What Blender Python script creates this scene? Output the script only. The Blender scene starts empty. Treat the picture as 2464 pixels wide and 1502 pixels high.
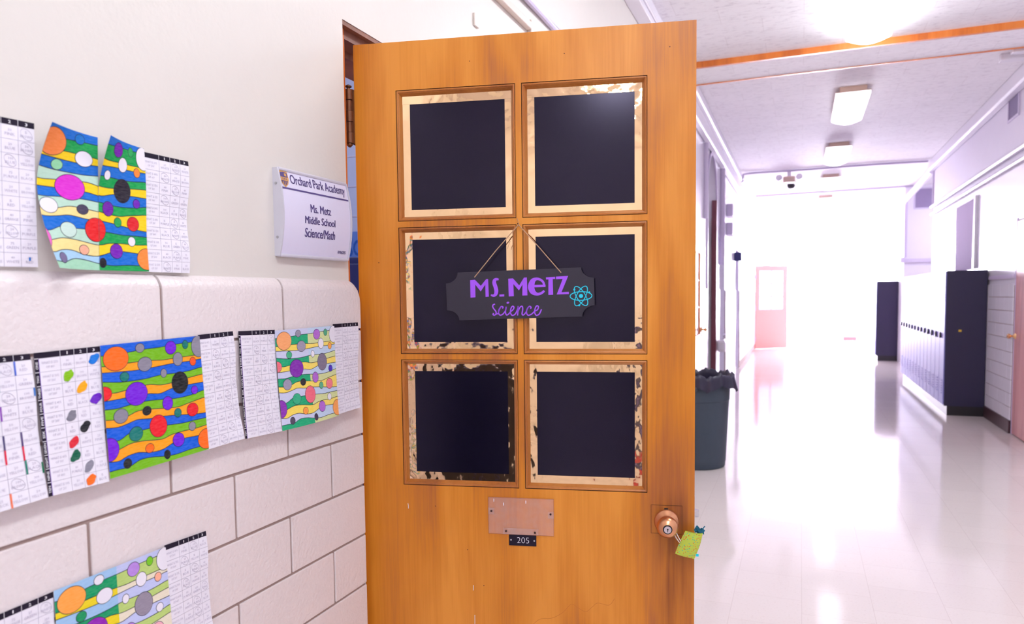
import bpy, math, random
import numpy as np
from mathutils import Vector, Matrix
random.seed(7)
SC = bpy.context.scene
COL = SC.collection

# ------------------------------------------------------------------ camera, world, exposure
F_PX, W_PX, H_PX = 1742.54, 2464.0, 1502.0
YAW, PITCH, ROLL = 0.3790, 0.0615, -0.0113
EYE = 1.445
def cam_axes():
    cy, sy, cp, sp, cr, sr = math.cos(YAW), math.sin(YAW), math.cos(PITCH), math.sin(PITCH), math.cos(ROLL), math.sin(ROLL)
    Ry = np.array([[cy, 0, sy], [0, 1, 0], [-sy, 0, cy]])
    Rx = np.array([[1, 0, 0], [0, cp, -sp], [0, sp, cp]])
    Rz = np.array([[cr, -sr, 0], [sr, cr, 0], [0, 0, 1]])
    R = Rz @ Rx @ Ry
    cv = lambda v: Vector((v[0], v[2], -v[1]))
    return cv(R[0]), -cv(R[1]), -cv(R[2])
cd = bpy.data.cameras.new('camera')
cam = bpy.data.objects.new('camera', cd)
COL.objects.link(cam)
ax, ay, az = cam_axes()
cam.matrix_world = Matrix(((ax.x, ay.x, az.x, 0), (ax.y, ay.y, az.y, 0), (ax.z, ay.z, az.z, EYE), (0, 0, 0, 1)))
cd.sensor_fit = 'HORIZONTAL'
cd.sensor_width = 36
cd.lens = F_PX / W_PX * 36
cd.shift_y = 72.1 / W_PX
cd.clip_start = 0.02
cd.dof.use_dof = True
cd.dof.focus_distance = 2.0
cd.dof.aperture_fstop = 4.5
SC.camera = cam

SC.view_settings.view_transform = 'Standard'
SC.view_settings.look = 'None'
SC.view_settings.gamma = 1
SC.view_settings.use_curve_mapping = False
SC.view_settings.exposure = 0.12
wd = bpy.data.worlds.new('world')
SC.world = wd
wd.use_nodes = True
wd.node_tree.nodes['Background'].inputs[0].default_value = (0.9, 0.92, 1, 1)
wd.node_tree.nodes['Background'].inputs[1].default_value = 0.4
try:
    SC.cycles.max_bounces = 10
    SC.cycles.diffuse_bounces = 6
    SC.cycles.glossy_bounces = 4
    SC.cycles.caustics_reflective = False
    SC.cycles.caustics_refractive = False
    SC.cycles.sample_clamp_indirect = 6
except Exception:
    pass
L_FIXTURE = 27.0     # radiance of the ceiling light diffusers
L_WINDOW = 92.0      # radiance of the daylight window at the corridor's end
C_FIXTURE = (0.93, 1.0, 1.04)
C_WINDOW = (0.89, 0.87, 1.0)

# ------------------------------------------------------------------ main dimensions (metres)
XP = -1.13            # plaster face of the left wall
XW = -1.11            # tiled wainscot face of the left wall
XR = 2.018            # right wall
ZC = 3.595            # ceiling
YB, YE = -4.5, 24.6   # back and far end of the corridor

# ------------------------------------------------------------------ materials
def srgb(r, g, b):
    f = lambda c: (c / 255 / 12.92) if c / 255 <= 0.04045 else ((c / 255 + 0.055) / 1.055) ** 2.4
    return (f(r), f(g), f(b), 1)
MATS = {}
def nodes_of(name):
    m = bpy.data.materials.new(name)
    m.use_nodes = True
    return m, m.node_tree, m.node_tree.nodes['Principled BSDF']
def N(nt, kind, **kw):
    n = nt.nodes.new(kind)
    for k, v in kw.items():
        if k in n.inputs.keys():
            n.inputs[k].default_value = v
        else:
            setattr(n, k, v)
    return n
def plain(name, col, rough=0.5, metal=0.0, spec=0.5, var=0.06, scale=40, bump=0.0, bscale=200, coat=0.0):
    """Principled paint with a little procedural mottling and bump."""
    if name in MATS: return MATS[name]
    m, nt, p = nodes_of(name)
    p.inputs['Roughness'].default_value = rough
    p.inputs['Metallic'].default_value = metal
    p.inputs['Specular IOR Level'].default_value = spec
    p.inputs['Coat Weight'].default_value = coat
    tc = N(nt, 'ShaderNodeTexCoord')
    nz = N(nt, 'ShaderNodeTexNoise', Scale=scale, Detail=4.0)
    nt.links.new(tc.outputs['Object'], nz.inputs['Vector'])
    mx = N(nt, 'ShaderNodeMix', data_type='RGBA')
    mx.inputs[6].default_value = tuple(c * (1 - var) for c in col[:3]) + (1,)
    mx.inputs[7].default_value = tuple(min(1, c * (1 + var)) for c in col[:3]) + (1,)
    nt.links.new(nz.outputs['Fac'], mx.inputs[0])
    nt.links.new(mx.outputs[2], p.inputs['Base Color'])
    if bump:
        nb = N(nt, 'ShaderNodeTexNoise', Scale=bscale, Detail=3.0)
        nt.links.new(tc.outputs['Object'], nb.inputs['Vector'])
        b = N(nt, 'ShaderNodeBump', Strength=bump, Distance=0.002)
        nt.links.new(nb.outputs['Fac'], b.inputs['Height'])
        nt.links.new(b.outputs['Normal'], p.inputs['Normal'])
    MATS[name] = m
    return m
def emit(name, col, strength):
    if name in MATS: return MATS[name]
    m, nt, p = nodes_of(name)
    p.inputs['Base Color'].default_value = (0.9, 0.9, 0.9, 1)
    p.inputs['Emission Color'].default_value = (*col[:3], 1)
    p.inputs['Emission Strength'].default_value = strength
    MATS[name] = m
    return m
def marker(r, g, b, cover=0.95):
    """Felt-pen or crayon colour on white paper: streaks of paper show through."""
    key = 'marker_%d_%d_%d' % (r, g, b)
    if key in MATS: return MATS[key]
    m, nt, p = nodes_of(key)
    p.inputs['Roughness'].default_value = 0.75
    p.inputs['Specular IOR Level'].default_value = 0.2
    tc = N(nt, 'ShaderNodeTexCoord')
    mp = N(nt, 'ShaderNodeMapping')
    mp.inputs['Scale'].default_value = (1, 60, 260)
    mp.inputs['Rotation'].default_value = (0.35, 0, 0)
    nz = N(nt, 'ShaderNodeTexNoise', Scale=1.6, Detail=3.0)
    nt.links.new(tc.outputs['Object'], mp.inputs['Vector'])
    nt.links.new(mp.outputs['Vector'], nz.inputs['Vector'])
    rp = N(nt, 'ShaderNodeValToRGB')
    rp.color_ramp.elements[0].position = 0.3
    rp.color_ramp.elements[1].position = 0.75
    c = srgb(r, g, b)
    rp.color_ramp.elements[0].color = tuple(x * 0.92 for x in c[:3]) + (1,)
    rp.color_ramp.elements[1].color = tuple(x * cover + 0.85 * (1 - cover) for x in c[:3]) + (1,)
    nt.links.new(nz.outputs['Fac'], rp.inputs['Fac'])
    nt.links.new(rp.outputs['Color'], p.inputs['Base Color'])
    MATS[key] = m
    return m
def wood(name, light, mid, dark, rough=0.32, streak=1.0, smudge=False):
    if name in MATS: return MATS[name]
    m, nt, p = nodes_of(name)
    tc = N(nt, 'ShaderNodeTexCoord')
    def stretched(sx, sz, scale, detail, dist=0.0):
        mp = N(nt, 'ShaderNodeMapping')
        mp.inputs['Scale'].default_value = (sx, sx, sz)
        nt.links.new(tc.outputs['Object'], mp.inputs['Vector'])
        nz = N(nt, 'ShaderNodeTexNoise', Scale=scale, Detail=detail, Distortion=dist)
        nt.links.new(mp.outputs['Vector'], nz.inputs['Vector'])
        return nz
    broad = stretched(5.0, 0.9, 1.3, 3, 0.5)
    grain = stretched(60, 1.6, 2.0, 5, 0.3)
    fine = stretched(420, 12, 1.0, 2)
    rp = N(nt, 'ShaderNodeValToRGB')
    e = rp.color_ramp.elements
    e[0].position, e[0].color = 0.40, dark
    e[1].position, e[1].color = 0.52, mid
    x = rp.color_ramp.elements.new(0.66); x.color = light
    a = N(nt, 'ShaderNodeMath', operation='MULTIPLY_ADD')
    a.inputs[1].default_value = 0.18 * streak
    nt.links.new(grain.outputs['Fac'], a.inputs[0])
    b = N(nt, 'ShaderNodeMath', operation='MULTIPLY_ADD')
    b.inputs[1].default_value = 0.84; b.inputs[2].default_value = 0.0
    nt.links.new(broad.outputs['Fac'], b.inputs[0])
    nt.links.new(b.outputs[0], a.inputs[2])
    a2 = N(nt, 'ShaderNodeMath', operation='MULTIPLY_ADD')
    a2.inputs[1].default_value = 0.08
    nt.links.new(fine.outputs['Fac'], a2.inputs[0])
    nt.links.new(a.outputs[0], a2.inputs[2])
    nt.links.new(a2.outputs[0], rp.inputs['Fac'])
    if smudge:
        sp = N(nt, 'ShaderNodeSeparateXYZ'); nt.links.new(tc.outputs['Object'], sp.inputs[0])
        def ramp(sock, a, b, c0, c1):
            q = N(nt, 'ShaderNodeMapRange'); q.interpolation_type = 'SMOOTHSTEP'
            for i_, v_ in enumerate((a, b, c0, c1)): q.inputs[1 + i_].default_value = v_
            nt.links.new(sock, q.inputs[0]); return q.outputs[0]
        def mul(a, b):
            q = N(nt, 'ShaderNodeMath', operation='MULTIPLY'); nt.links.new(a, q.inputs[0]); nt.links.new(b, q.inputs[1]); return q.outputs[0]
        mk = mul(mul(ramp(sp.outputs['X'], 0.79, 0.84, 0, 1), ramp(sp.outputs['X'], 0.875, 0.91, 1, 0.25)), mul(ramp(sp.outputs['Z'], 0.35, 0.70, 0.15, 1), ramp(sp.outputs['Z'], 0.84, 0.95, 1, 0.1)))
        streaks = stretched(38, 2.2, 1.0, 3)
        mk = mul(mk, ramp(streaks.outputs['Fac'], 0.38, 0.62, 0.25, 1))
        dk = N(nt, 'ShaderNodeMix', data_type='RGBA', blend_type='MULTIPLY'); dk.inputs[7].default_value = (0.52, 0.42, 0.40, 1)
        nt.links.new(mk, dk.inputs[0]); nt.links.new(rp.outputs['Color'], dk.inputs[6]); nt.links.new(dk.outputs[2], p.inputs['Base Color'])
    else: nt.links.new(rp.outputs['Color'], p.inputs['Base Color'])
    p.inputs['Roughness'].default_value = rough
    p.inputs['Specular IOR Level'].default_value = 0.45
    bp = N(nt, 'ShaderNodeBump', Strength=0.06, Distance=0.001)
    nt.links.new(fine.outputs['Fac'], bp.inputs['Height'])
    nt.links.new(bp.outputs['Normal'], p.inputs['Normal'])
    MATS[name] = m
    return m
def foil_material():
    m, nt, p = nodes_of('copper_foil')
    p.inputs['Base Color'].default_value = (0.97, 0.67, 0.40, 1)
    p.inputs['Metallic'].default_value = 1.0
    p.inputs['Roughness'].default_value = 0.05
    tc = N(nt, 'ShaderNodeTexCoord')
    nz = N(nt, 'ShaderNodeTexNoise', Scale=30.0, Detail=1.5, Distortion=0.0)
    nt.links.new(tc.outputs['Object'], nz.inputs['Vector'])
    n2 = N(nt, 'ShaderNodeTexVoronoi', Scale=34.0)
    n2.feature = 'SMOOTH_F1'
    nt.links.new(tc.outputs['Object'], n2.inputs['Vector'])
    ad = N(nt, 'ShaderNodeMath', operation='MULTIPLY_ADD')
    ad.inputs[1].default_value = 0.5
    nt.links.new(n2.outputs['Distance'], ad.inputs[0])
    nt.links.new(nz.outputs['Fac'], ad.inputs[2])
    b = N(nt, 'ShaderNodeBump', Strength=0.36, Distance=0.003)
    nt.links.new(ad.outputs[0], b.inputs['Height'])
    nt.links.new(b.outputs['Normal'], p.inputs['Normal'])
    return m
def floor_material():
    m, nt, p = nodes_of('waxed_floor_tile')
    geo = N(nt, 'ShaderNodeNewGeometry')
    sp = N(nt, 'ShaderNodeSeparateXYZ')
    nt.links.new(geo.outputs['Position'], sp.inputs[0])
    cb = N(nt, 'ShaderNodeCombineXYZ')
    ay_ = N(nt, 'ShaderNodeMath', operation='ADD'); ay_.inputs[1].default_value = 30.5 - 3.905
    ax_ = N(nt, 'ShaderNodeMath', operation='ADD'); ax_.inputs[1].default_value = 30.5 - 0.023
    nt.links.new(sp.outputs['Y'], ay_.inputs[0]); nt.links.new(sp.outputs['X'], ax_.inputs[0])
    nt.links.new(ay_.outputs[0], cb.inputs['X']); nt.links.new(ax_.outputs[0], cb.inputs['Y'])
    br = N(nt, 'ShaderNodeTexBrick', Scale=1.0)
    br.inputs['Brick Width'].default_value = 0.305
    br.inputs['Row Height'].default_value = 0.305
    br.inputs['Mortar Size'].default_value = 0.0009
    br.inputs['Mortar Smooth'].default_value = 0.2
    br.inputs['Color1'].default_value = srgb(216, 205, 202)
    br.inputs['Color2'].default_value = srgb(213, 202, 199)
    br.inputs['Mortar'].default_value = srgb(194, 179, 176)
    nt.links.new(cb.outputs[0], br.inputs['Vector'])
    nz = N(nt, 'ShaderNodeTexNoise', Scale=90.0, Detail=4.0)
    nt.links.new(geo.outputs['Position'], nz.inputs['Vector'])
    rp = N(nt, 'ShaderNodeValToRGB')
    rp.color_ramp.elements[0].position = 0.28; rp.color_ramp.elements[0].color = (0.72, 0.62, 0.55, 1)
    rp.color_ramp.elements[1].position = 0.42; rp.color_ramp.elements[1].color = (1, 1, 1, 1)
    nt.links.new(nz.outputs['Fac'], rp.inputs['Fac'])
    mx = N(nt, 'ShaderNodeMix', data_type='RGBA', blend_type='MULTIPLY'); mx.inputs[0].default_value = 0.3
    nt.links.new(br.outputs['Color'], mx.inputs[6]); nt.links.new(rp.outputs['Color'], mx.inputs[7])
    nt.links.new(mx.outputs[2], p.inputs['Base Color'])
    p.inputs['Roughness'].default_value = 0.09
    p.inputs['Specular IOR Level'].default_value = 0.42
    n3 = N(nt, 'ShaderNodeTexNoise', Scale=3.2, Detail=3.0)
    nt.links.new(geo.outputs['Position'], n3.inputs['Vector'])
    b = N(nt, 'ShaderNodeBump', Strength=0.08, Distance=0.012)
    nt.links.new(n3.outputs['Fac'], b.inputs['Height'])
    nt.links.new(b.outputs['Normal'], p.inputs['Normal'])
    return m
def ceiling_material():
    m, nt, p = nodes_of('fissured_ceiling_tile')
    geo = N(nt, 'ShaderNodeNewGeometry')
    mp = N(nt, 'ShaderNodeMapping'); mp.inputs['Scale'].default_value = (1.0, 2.6, 1.0)
    nt.links.new(geo.outputs['Position'], mp.inputs['Vector'])
    nz = N(nt, 'ShaderNodeTexNoise', Scale=14.0, Detail=6.0, Roughness=0.7)
    nt.links.new(mp.outputs['Vector'], nz.inputs['Vector'])
    rp = N(nt, 'ShaderNodeValToRGB')
    rp.color_ramp.elements[0].position = 0.30; rp.color_ramp.elements[0].color = srgb(212, 205, 212)
    rp.color_ramp.elements[1].position = 0.47; rp.color_ramp.elements[1].color = srgb(240, 236, 240)
    nt.links.new(nz.outputs['Fac'], rp.inputs['Fac'])
    br = N(nt, 'ShaderNodeTexBrick', Scale=1.0)
    br.inputs['Brick Width'].default_value = 0.61
    br.inputs['Row Height'].default_value = 0.305
    br.inputs['Mortar Size'].default_value = 0.004
    br.inputs['Mortar Smooth'].default_value = 1.0
    br.inputs['Color1'].default_value = (1, 1, 1, 1); br.inputs['Color2'].default_value = (0.97, 0.97, 0.97, 1)
    br.inputs['Mortar'].default_value = (0.86, 0.84, 0.84, 1)
    nt.links.new(geo.outputs['Position'], br.inputs['Vector'])
    mx = N(nt, 'ShaderNodeMix', data_type='RGBA', blend_type='MULTIPLY'); mx.inputs[0].default_value = 1.0
    nt.links.new(rp.outputs['Color'], mx.inputs[6]); nt.links.new(br.outputs['Color'], mx.inputs[7])
    nt.links.new(mx.outputs[2], p.inputs['Base Color'])
    p.inputs['Roughness'].default_value = 0.8
    b = N(nt, 'ShaderNodeBump', Strength=0.5, Distance=0.006)
    nt.links.new(nz.outputs['Fac'], b.inputs['Height'])
    nt.links.new(b.outputs['Normal'], p.inputs['Normal'])
    return m
def acrylic_material():
    m, nt, p = nodes_of('clear_acrylic')
    out = nt.nodes['Material Output']
    tr = N(nt, 'ShaderNodeBsdfTransparent'); tr.inputs[0].default_value = (0.97, 0.93, 0.92, 1)
    p.inputs['Base Color'].default_value = (0.95, 0.85, 0.84, 1)
    p.inputs['Roughness'].default_value = 0.16
    tc = N(nt, 'ShaderNodeTexCoord')
    nz = N(nt, 'ShaderNodeTexNoise', Scale=60.0, Detail=5.0)
    nt.links.new(tc.outputs['Object'], nz.inputs['Vector'])
    mr = N(nt, 'ShaderNodeMapRange'); mr.inputs[3].default_value = 0.05; mr.inputs[4].default_value = 0.20
    nt.links.new(nz.outputs['Fac'], mr.inputs[0])
    mx = N(nt, 'ShaderNodeMixShader')
    nt.links.new(mr.outputs[0], mx.inputs[0])
    nt.links.new(tr.outputs[0], mx.inputs[1]); nt.links.new(p.outputs[0], mx.inputs[2])
    nt.links.new(mx.outputs[0], out.inputs['Surface'])
    return m
def dotted_cloth():
    m, nt, p = nodes_of('dotted_green_cloth')
    tc = N(nt, 'ShaderNodeTexCoord')
    v = N(nt, 'ShaderNodeTexVoronoi', Scale=235.0)
    nt.links.new(tc.outputs['Object'], v.inputs['Vector'])
    lt = N(nt, 'ShaderNodeMath', operation='LESS_THAN'); lt.inputs[1].default_value = 0.30
    nt.links.new(v.outputs['Distance'], lt.inputs[0])
    sp = N(nt, 'ShaderNodeSeparateColor'); nt.links.new(v.outputs['Color'], sp.inputs[0])
    rp = N(nt, 'ShaderNodeValToRGB'); rp.color_ramp.interpolation = 'CONSTANT'
    rp.color_ramp.elements[0].color = srgb(215, 90, 40)
    rp.color_ramp.elements[1].position = 0.62; rp.color_ramp.elements[1].color = srgb(70, 170, 150)
    nt.links.new(sp.outputs[0], rp.inputs['Fac'])
    mx = N(nt, 'ShaderNodeMix', data_type='RGBA'); mx.inputs[6].default_value = srgb(184, 200, 74)
    nt.links.new(lt.outputs[0], mx.inputs[0]); nt.links.new(rp.outputs['Color'], mx.inputs[7])
    nt.links.new(mx.outputs[2], p.inputs['Base Color'])
    p.inputs['Roughness'].default_value = 0.9
    return m

M_PLASTER = plain('cream_plaster', srgb(220, 214, 207), 0.42, var=0.02, scale=9, bump=0.25, bscale=70)
M_PLASTER2 = plain('pale_upper_paint', srgb(226, 220, 234), 0.5, var=0.02, scale=6, bump=0.1, bscale=60)  # lavender holds the hall's purple flare besides the upper paint's own tone
M_GLOSSW = plain('glossy_white_paint', srgb(234, 231, 240), 0.22, var=0.02, scale=6)
M_TILE = plain('glazed_pink_block', srgb(229, 219, 219), 0.28, var=0.05, scale=140, bump=0.9, bscale=110)
M_MORTAR = plain('grey_brown_mortar', srgb(160, 138, 132), 0.9, var=0.1, scale=120)
M_FLOOR = floor_material()
M_CEIL = ceiling_material()
M_DOOR = wood('orange_door_veneer', srgb(221, 143, 50), srgb(203, 123, 29), srgb(168, 96, 44), smudge=True)
M_MOULD = wood('orange_moulding_wood', srgb(196, 124, 58), srgb(182, 108, 44), srgb(156, 88, 42), rough=0.3)  # darker than the leaf, the recess shade is put into the wood colour
M_FRAME = wood('red_brown_frame_wood', srgb(150, 96, 66), srgb(134, 82, 58), srgb(112, 66, 50), rough=0.4)
M_TRIMWOOD = wood('orange_trim_wood', srgb(222, 132, 60), srgb(212, 118, 46), srgb(190, 100, 40), rough=0.4)
M_REDDOOR = plain('glare_paled_red_door', srgb(205, 120, 112), 0.35, var=0.04, scale=20)  # red lightened in the colour to carry the far-end glare
M_MAROON = plain('maroon_wood', srgb(116, 56, 70), 0.35, var=0.08, scale=30)
M_FOIL = foil_material()
M_NAVY = plain('navy_black_card', srgb(10, 7, 26), 0.17, var=0.08, scale=300, spec=0.44)
M_NAVY.node_tree.nodes['Principled BSDF'].inputs['Specular Tint'].default_value = (0.80, 0.70, 1.0, 1)
M_SIGN = plain('charcoal_painted_board', srgb(40, 34, 50), 0.6, var=0.06, scale=120)
M_PURPLE = plain('violet_vinyl', srgb(160, 80, 235), 0.45, var=0.03)
M_CYAN = plain('cyan_vinyl', srgb(10, 200, 225), 0.45, var=0.03)
M_TWINE = plain('jute_twine', srgb(186, 148, 118), 0.9, var=0.25, scale=900)
M_DARKLINE = plain('grime_line', srgb(84, 42, 20), 0.8, var=0.1)
M_PAPER = plain('white_paper', srgb(236, 232, 242), 0.7, var=0.01, spec=0.2)
M_INK = plain('black_ink', srgb(34, 26, 44), 0.7, var=0.05, spec=0.2)
M_LINE = plain('grey_print_line', srgb(172, 166, 184), 0.8, var=0.02, spec=0.2)
M_PALETEXT = plain('pale_grey_print', srgb(200, 194, 210), 0.8, var=0.02, spec=0.2)
M_WHITEINK = plain('white_print', srgb(240, 238, 245), 0.7, var=0.01, spec=0.2)
M_OUTLINE = plain('thin_black_outline', srgb(46, 46, 66), 0.8, var=0.02, spec=0.2)
M_SILVER = plain('silver_plastic', srgb(206, 204, 216), 0.35, var=0.02)
M_FACE = plain('lilac_insert_paper', srgb(226, 222, 244), 0.28, var=0.01)
M_PLUM = plain('plum_print', srgb(84, 70, 128), 0.6, var=0.02)
M_SCREW = plain('steel_screw', (0.5, 0.5, 0.54, 1), 0.35, metal=0.9, var=0.05)
M_DARKSCREW = plain('dark_screw', srgb(52, 30, 28), 0.5, metal=0.5, var=0.05)
M_BRONZE = plain('aged_bronze', srgb(120, 80, 58), 0.38, metal=0.8, var=0.2, scale=80)
M_KNOB = plain('satin_bronze_knob', srgb(218, 158, 118), 0.3, metal=1.0, var=0.05, scale=60)
M_STEEL = plain('bright_steel', (0.75, 0.74, 0.8, 1), 0.2, metal=1.0, var=0.03)
M_BLACK = plain('black_plastic', srgb(22, 18, 26), 0.4, var=0.05)
M_ACRYL = acrylic_material()
M_CLOTH = dotted_cloth()
M_TEAL = plain('teal_cloth', srgb(24, 96, 120), 0.9, var=0.25, scale=200)
M_CORD = plain('pale_elastic', srgb(226, 214, 206), 0.8, var=0.05)
M_NAVYLOCK = plain('navy_locker_enamel', srgb(34, 28, 62), 0.4, var=0.04, scale=8)
M_LOCKFRONT = plain('lavender_glare_locker_front', srgb(120, 118, 186), 0.5, spec=0.3, var=0.03, scale=8)  # pale lavender stands in for glare on the navy locker fronts
M_BIN = plain('dark_grey_green_plastic', srgb(50, 62, 76), 0.5, var=0.08, scale=30)
M_BAG = plain('black_bin_liner', srgb(38, 34, 56), 0.3, var=0.1, scale=40)
M_BASEB = plain('dark_brown_rubber', srgb(70, 44, 50), 0.4, var=0.06)
M_WHITEMETAL = plain('white_enamel', srgb(228, 224, 232), 0.3, var=0.02)
M_BEIGE = plain('beige_enamel', srgb(214, 186, 168), 0.4, var=0.03)
M_PIPE = plain('cream_painted_pipe', srgb(222, 206, 196), 0.35, var=0.03)
M_PIPEW = plain('white_painted_trunking', srgb(236, 232, 242), 0.35, var=0.02)
M_LILACP = plain('lilac_painted_pipe', srgb(204, 192, 218), 0.4, var=0.03)  # lilac tint partly stands in for purple flare down the hall
M_GRILLE = plain('grey_grille', srgb(150, 134, 172), 0.6, var=0.05)  # violet cast in the grey holds the hall's purple flare
M_MAUVE = plain('mauve_board', srgb(206, 188, 220), 0.9, var=0.04, spec=0.1)  # mauve lightened in colour for the purple glare of the hall
M_BLUEW = plain('pale_blue_block', srgb(186, 190, 226), 0.6, var=0.03)
M_BLUEP = plain('blue_poster', srgb(96, 130, 214), 0.6, var=0.03)
M_BLUED = plain('deep_blue_print', srgb(24, 84, 180), 0.6, var=0.03)
M_NAVYF = plain('navy_cabinet', srgb(34, 36, 96), 0.5, var=0.05)
M_BRASS = plain('brass', (0.85, 0.55, 0.28, 1), 0.25, metal=1.0, var=0.05)
M_YELLOW = plain('yellow_tag', srgb(220, 180, 50), 0.5)
M_DIFF = emit('lit_diffuser', C_FIXTURE, L_FIXTURE)
M_DIFF2 = emit('dimmer_lit_diffuser', C_WINDOW, 2.6)
M_SKYGLASS = emit('daylit_glass', C_WINDOW, L_WINDOW)

# ------------------------------------------------------------------ mesh helpers
class MB:
    def __init__(s): s.v, s.f, s.m, s.mats = [], [], [], []
    def mi(s, mat):
        if mat not in s.mats: s.mats.append(mat)
        return s.mats.index(mat)
    def add(s, verts, faces, mat):
        o = len(s.v); i = s.mi(mat)
        s.v += [tuple(v) for v in verts]
        for f in faces:
            s.f.append([o + k for k in f]); s.m.append(i)
    def box(s, x0, x1, y0, y1, z0, z1, mat):
        x0, x1 = sorted((x0, x1)); y0, y1 = sorted((y0, y1)); z0, z1 = sorted((z0, z1))
        v = [(x, y, z) for z in (z0, z1) for y in (y0, y1) for x in (x0, x1)]
        s.add(v, [(0, 2, 3, 1), (4, 5, 7, 6), (0, 1, 5, 4), (1, 3, 7, 5), (3, 2, 6, 7), (2, 0, 4, 6)], mat)
    def tube(s, pts, r, mat, n=10, caps=True):
        pts = [Vector(p) for p in pts]; rings = []
        up = Vector((0.01, 0.02, 1)).normalized()
        for i, p in enumerate(pts):
            t = (pts[min(i + 1, len(pts) - 1)] - pts[max(i - 1, 0)]).normalized()
            a = t.cross(up)
            if a.length < 0.1: a = t.cross(Vector((1, 0, 0)))
            a.normalize(); b = t.cross(a)
            rr = r[i] if isinstance(r, (list, tuple)) else r
            rings.append([p + a * rr * math.cos(2 * math.pi * k / n) + b * rr * math.sin(2 * math.pi * k / n) for k in range(n)])
        v = [q for ring in rings for q in ring]; f = []
        for i in range(len(pts) - 1):
            for k in range(n):
                f.append((i * n + k, i * n + (k + 1) % n, (i + 1) * n + (k + 1) % n, (i + 1) * n + k))
        if caps:
            f.append(tuple(range(n - 1, -1, -1))); f.append(tuple((len(pts) - 1) * n + k for k in range(n)))
        s.add(v, f, mat)
    def lathe(s, prof, mat, origin=(0, 0, 0), axis='z', n=32, sx=1, sy=1):
        """prof: (radius, distance along axis); axis 'z' or '-y'."""
        v, f = [], []
        for (r, h) in prof:
            for k in range(n):
                a = 2 * math.pi * k / n
                c, d = r * math.cos(a) * sx, r * math.sin(a) * sy
                p = (c, d, h) if axis == 'z' else ((c, -h, d) if axis == '-y' else (-h, c, d))
                v.append((origin[0] + p[0], origin[1] + p[1], origin[2] + p[2]))
        for i in range(len(prof) - 1):
            for k in range(n):
                f.append((i * n + k, i * n + (k + 1) % n, (i + 1) * n + (k + 1) % n, (i + 1) * n + k))
        f.append(tuple(range(n))); f.append(tuple((len(prof) - 1) * n + k for k in range(n)))
        s.add(v, f, mat)
    def grid(s, fn, nu, nv, mat, closed=False):
        v = [fn(i / nu, j / nv) for j in range(nv + 1) for i in range(nu + 1)]
        f = [(j * (nu + 1) + i, j * (nu + 1) + i + 1, (j + 1) * (nu + 1) + i + 1, (j + 1) * (nu + 1) + i) for j in range(nv) for i in range(nu)]
        s.add(v, f, mat)
    def prism(s, poly, ext, mat):
        """poly: 3-D points of one face; ext: vector to the other face."""
        e = Vector(ext); n = len(poly)
        v = [Vector(p) for p in poly] + [Vector(p) + e for p in poly]
        f = [tuple(range(n)), tuple(range(2 * n - 1, n - 1, -1))] + [(k, (k + 1) % n, n + (k + 1) % n, n + k) for k in range(n)]
        s.add(v, f, mat)
    def build(s, name, parent=None, smooth=False, bevel=0.0, loc=None, fix=True, auto=40):
        me = bpy.data.meshes.new(name)
        me.from_pydata(s.v, [], s.f)
        for m in s.mats: me.materials.append(m)
        me.polygons.foreach_set('material_index', s.m)
        if fix:
            import bmesh
            b = bmesh.new(); b.from_mesh(me)
            bmesh.ops.recalc_face_normals(b, faces=b.faces)
            b.to_mesh(me); b.free()
        if smooth:
            me.polygons.foreach_set('use_smooth', [True] * len(me.polygons))
            if auto and hasattr(me, 'set_sharp_from_angle'): me.set_sharp_from_angle(angle=math.radians(auto))
        o = bpy.data.objects.new(name, me)
        COL.objects.link(o)
        if parent is not None: o.parent = parent
        if loc is not None: o.location = loc
        if bevel:
            md = o.modifiers.new('bevel', 'BEVEL'); md.width = bevel; md.segments = 2; md.limit_method = 'ANGLE'
            md.harden_normals = False
        return o
def tag(o, label, cat, group=None, kind=None):
    o['label'] = label; o['category'] = cat
    if group: o['group'] = group
    if kind: o['kind'] = kind
    return o
def struct(o, label, cat): return tag(o, label, cat, kind='structure')
def empty(name, loc=(0, 0, 0), rz=0.0):
    o = bpy.data.objects.new(name, None); COL.objects.link(o)
    o.location = loc; o.rotation_euler = (0, 0, rz); o.empty_display_size = 0.05
    return o
def dup(root, loc, rz=None):
    r = root.copy(); COL.objects.link(r); r.location = loc
    if rz is not None: r.rotation_euler = (0, 0, rz)
    for ch in list(root.children):
        c = ch.copy(); COL.objects.link(c); c.parent = r
        for g in list(ch.children):
            d = g.copy(); COL.objects.link(d); d.parent = c
    return r
def homography(src, dst):
    A = []
    for (x, y), (u, v) in zip(src, dst):
        A.append([x, y, 1, 0, 0, 0, -u * x, -u * y]); A.append([0, 0, 0, x, y, 1, -v * x, -v * y])
    h = np.linalg.solve(np.array(A, float), np.array(dst, float).reshape(-1))
    def f(x, y):
        w = h[6] * x + h[7] * y + 1
        return ((h[0] * x + h[1] * y + h[2]) / w, (h[3] * x + h[4] * y + h[5]) / w)
    return f
_TXT = {}
def text_mesh(body, offset=0.0, res=3):
    key = (body, offset, res)
    if key in _TXT: return _TXT[key]
    cu = bpy.data.curves.new('t', 'FONT'); cu.body = body; cu.offset = offset; cu.resolution_u = res; cu.fill_mode = 'FRONT'
    o = bpy.data.objects.new('t', cu); COL.objects.link(o)
    bpy.context.view_layer.update()
    ev = o.evaluated_get(bpy.context.evaluated_depsgraph_get())
    me = ev.to_mesh()
    v = np.array([(p.co.x, p.co.y) for p in me.vertices]); f = [tuple(p.vertices) for p in me.polygons]
    ev.to_mesh_clear()
    bpy.data.objects.remove(o); bpy.data.curves.remove(cu)
    lo, hi = v.min(0), v.max(0)
    _TXT[key] = ((v - lo) / (hi - lo), f, (hi - lo)[0] / (hi - lo)[1])
    return _TXT[key]
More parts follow.
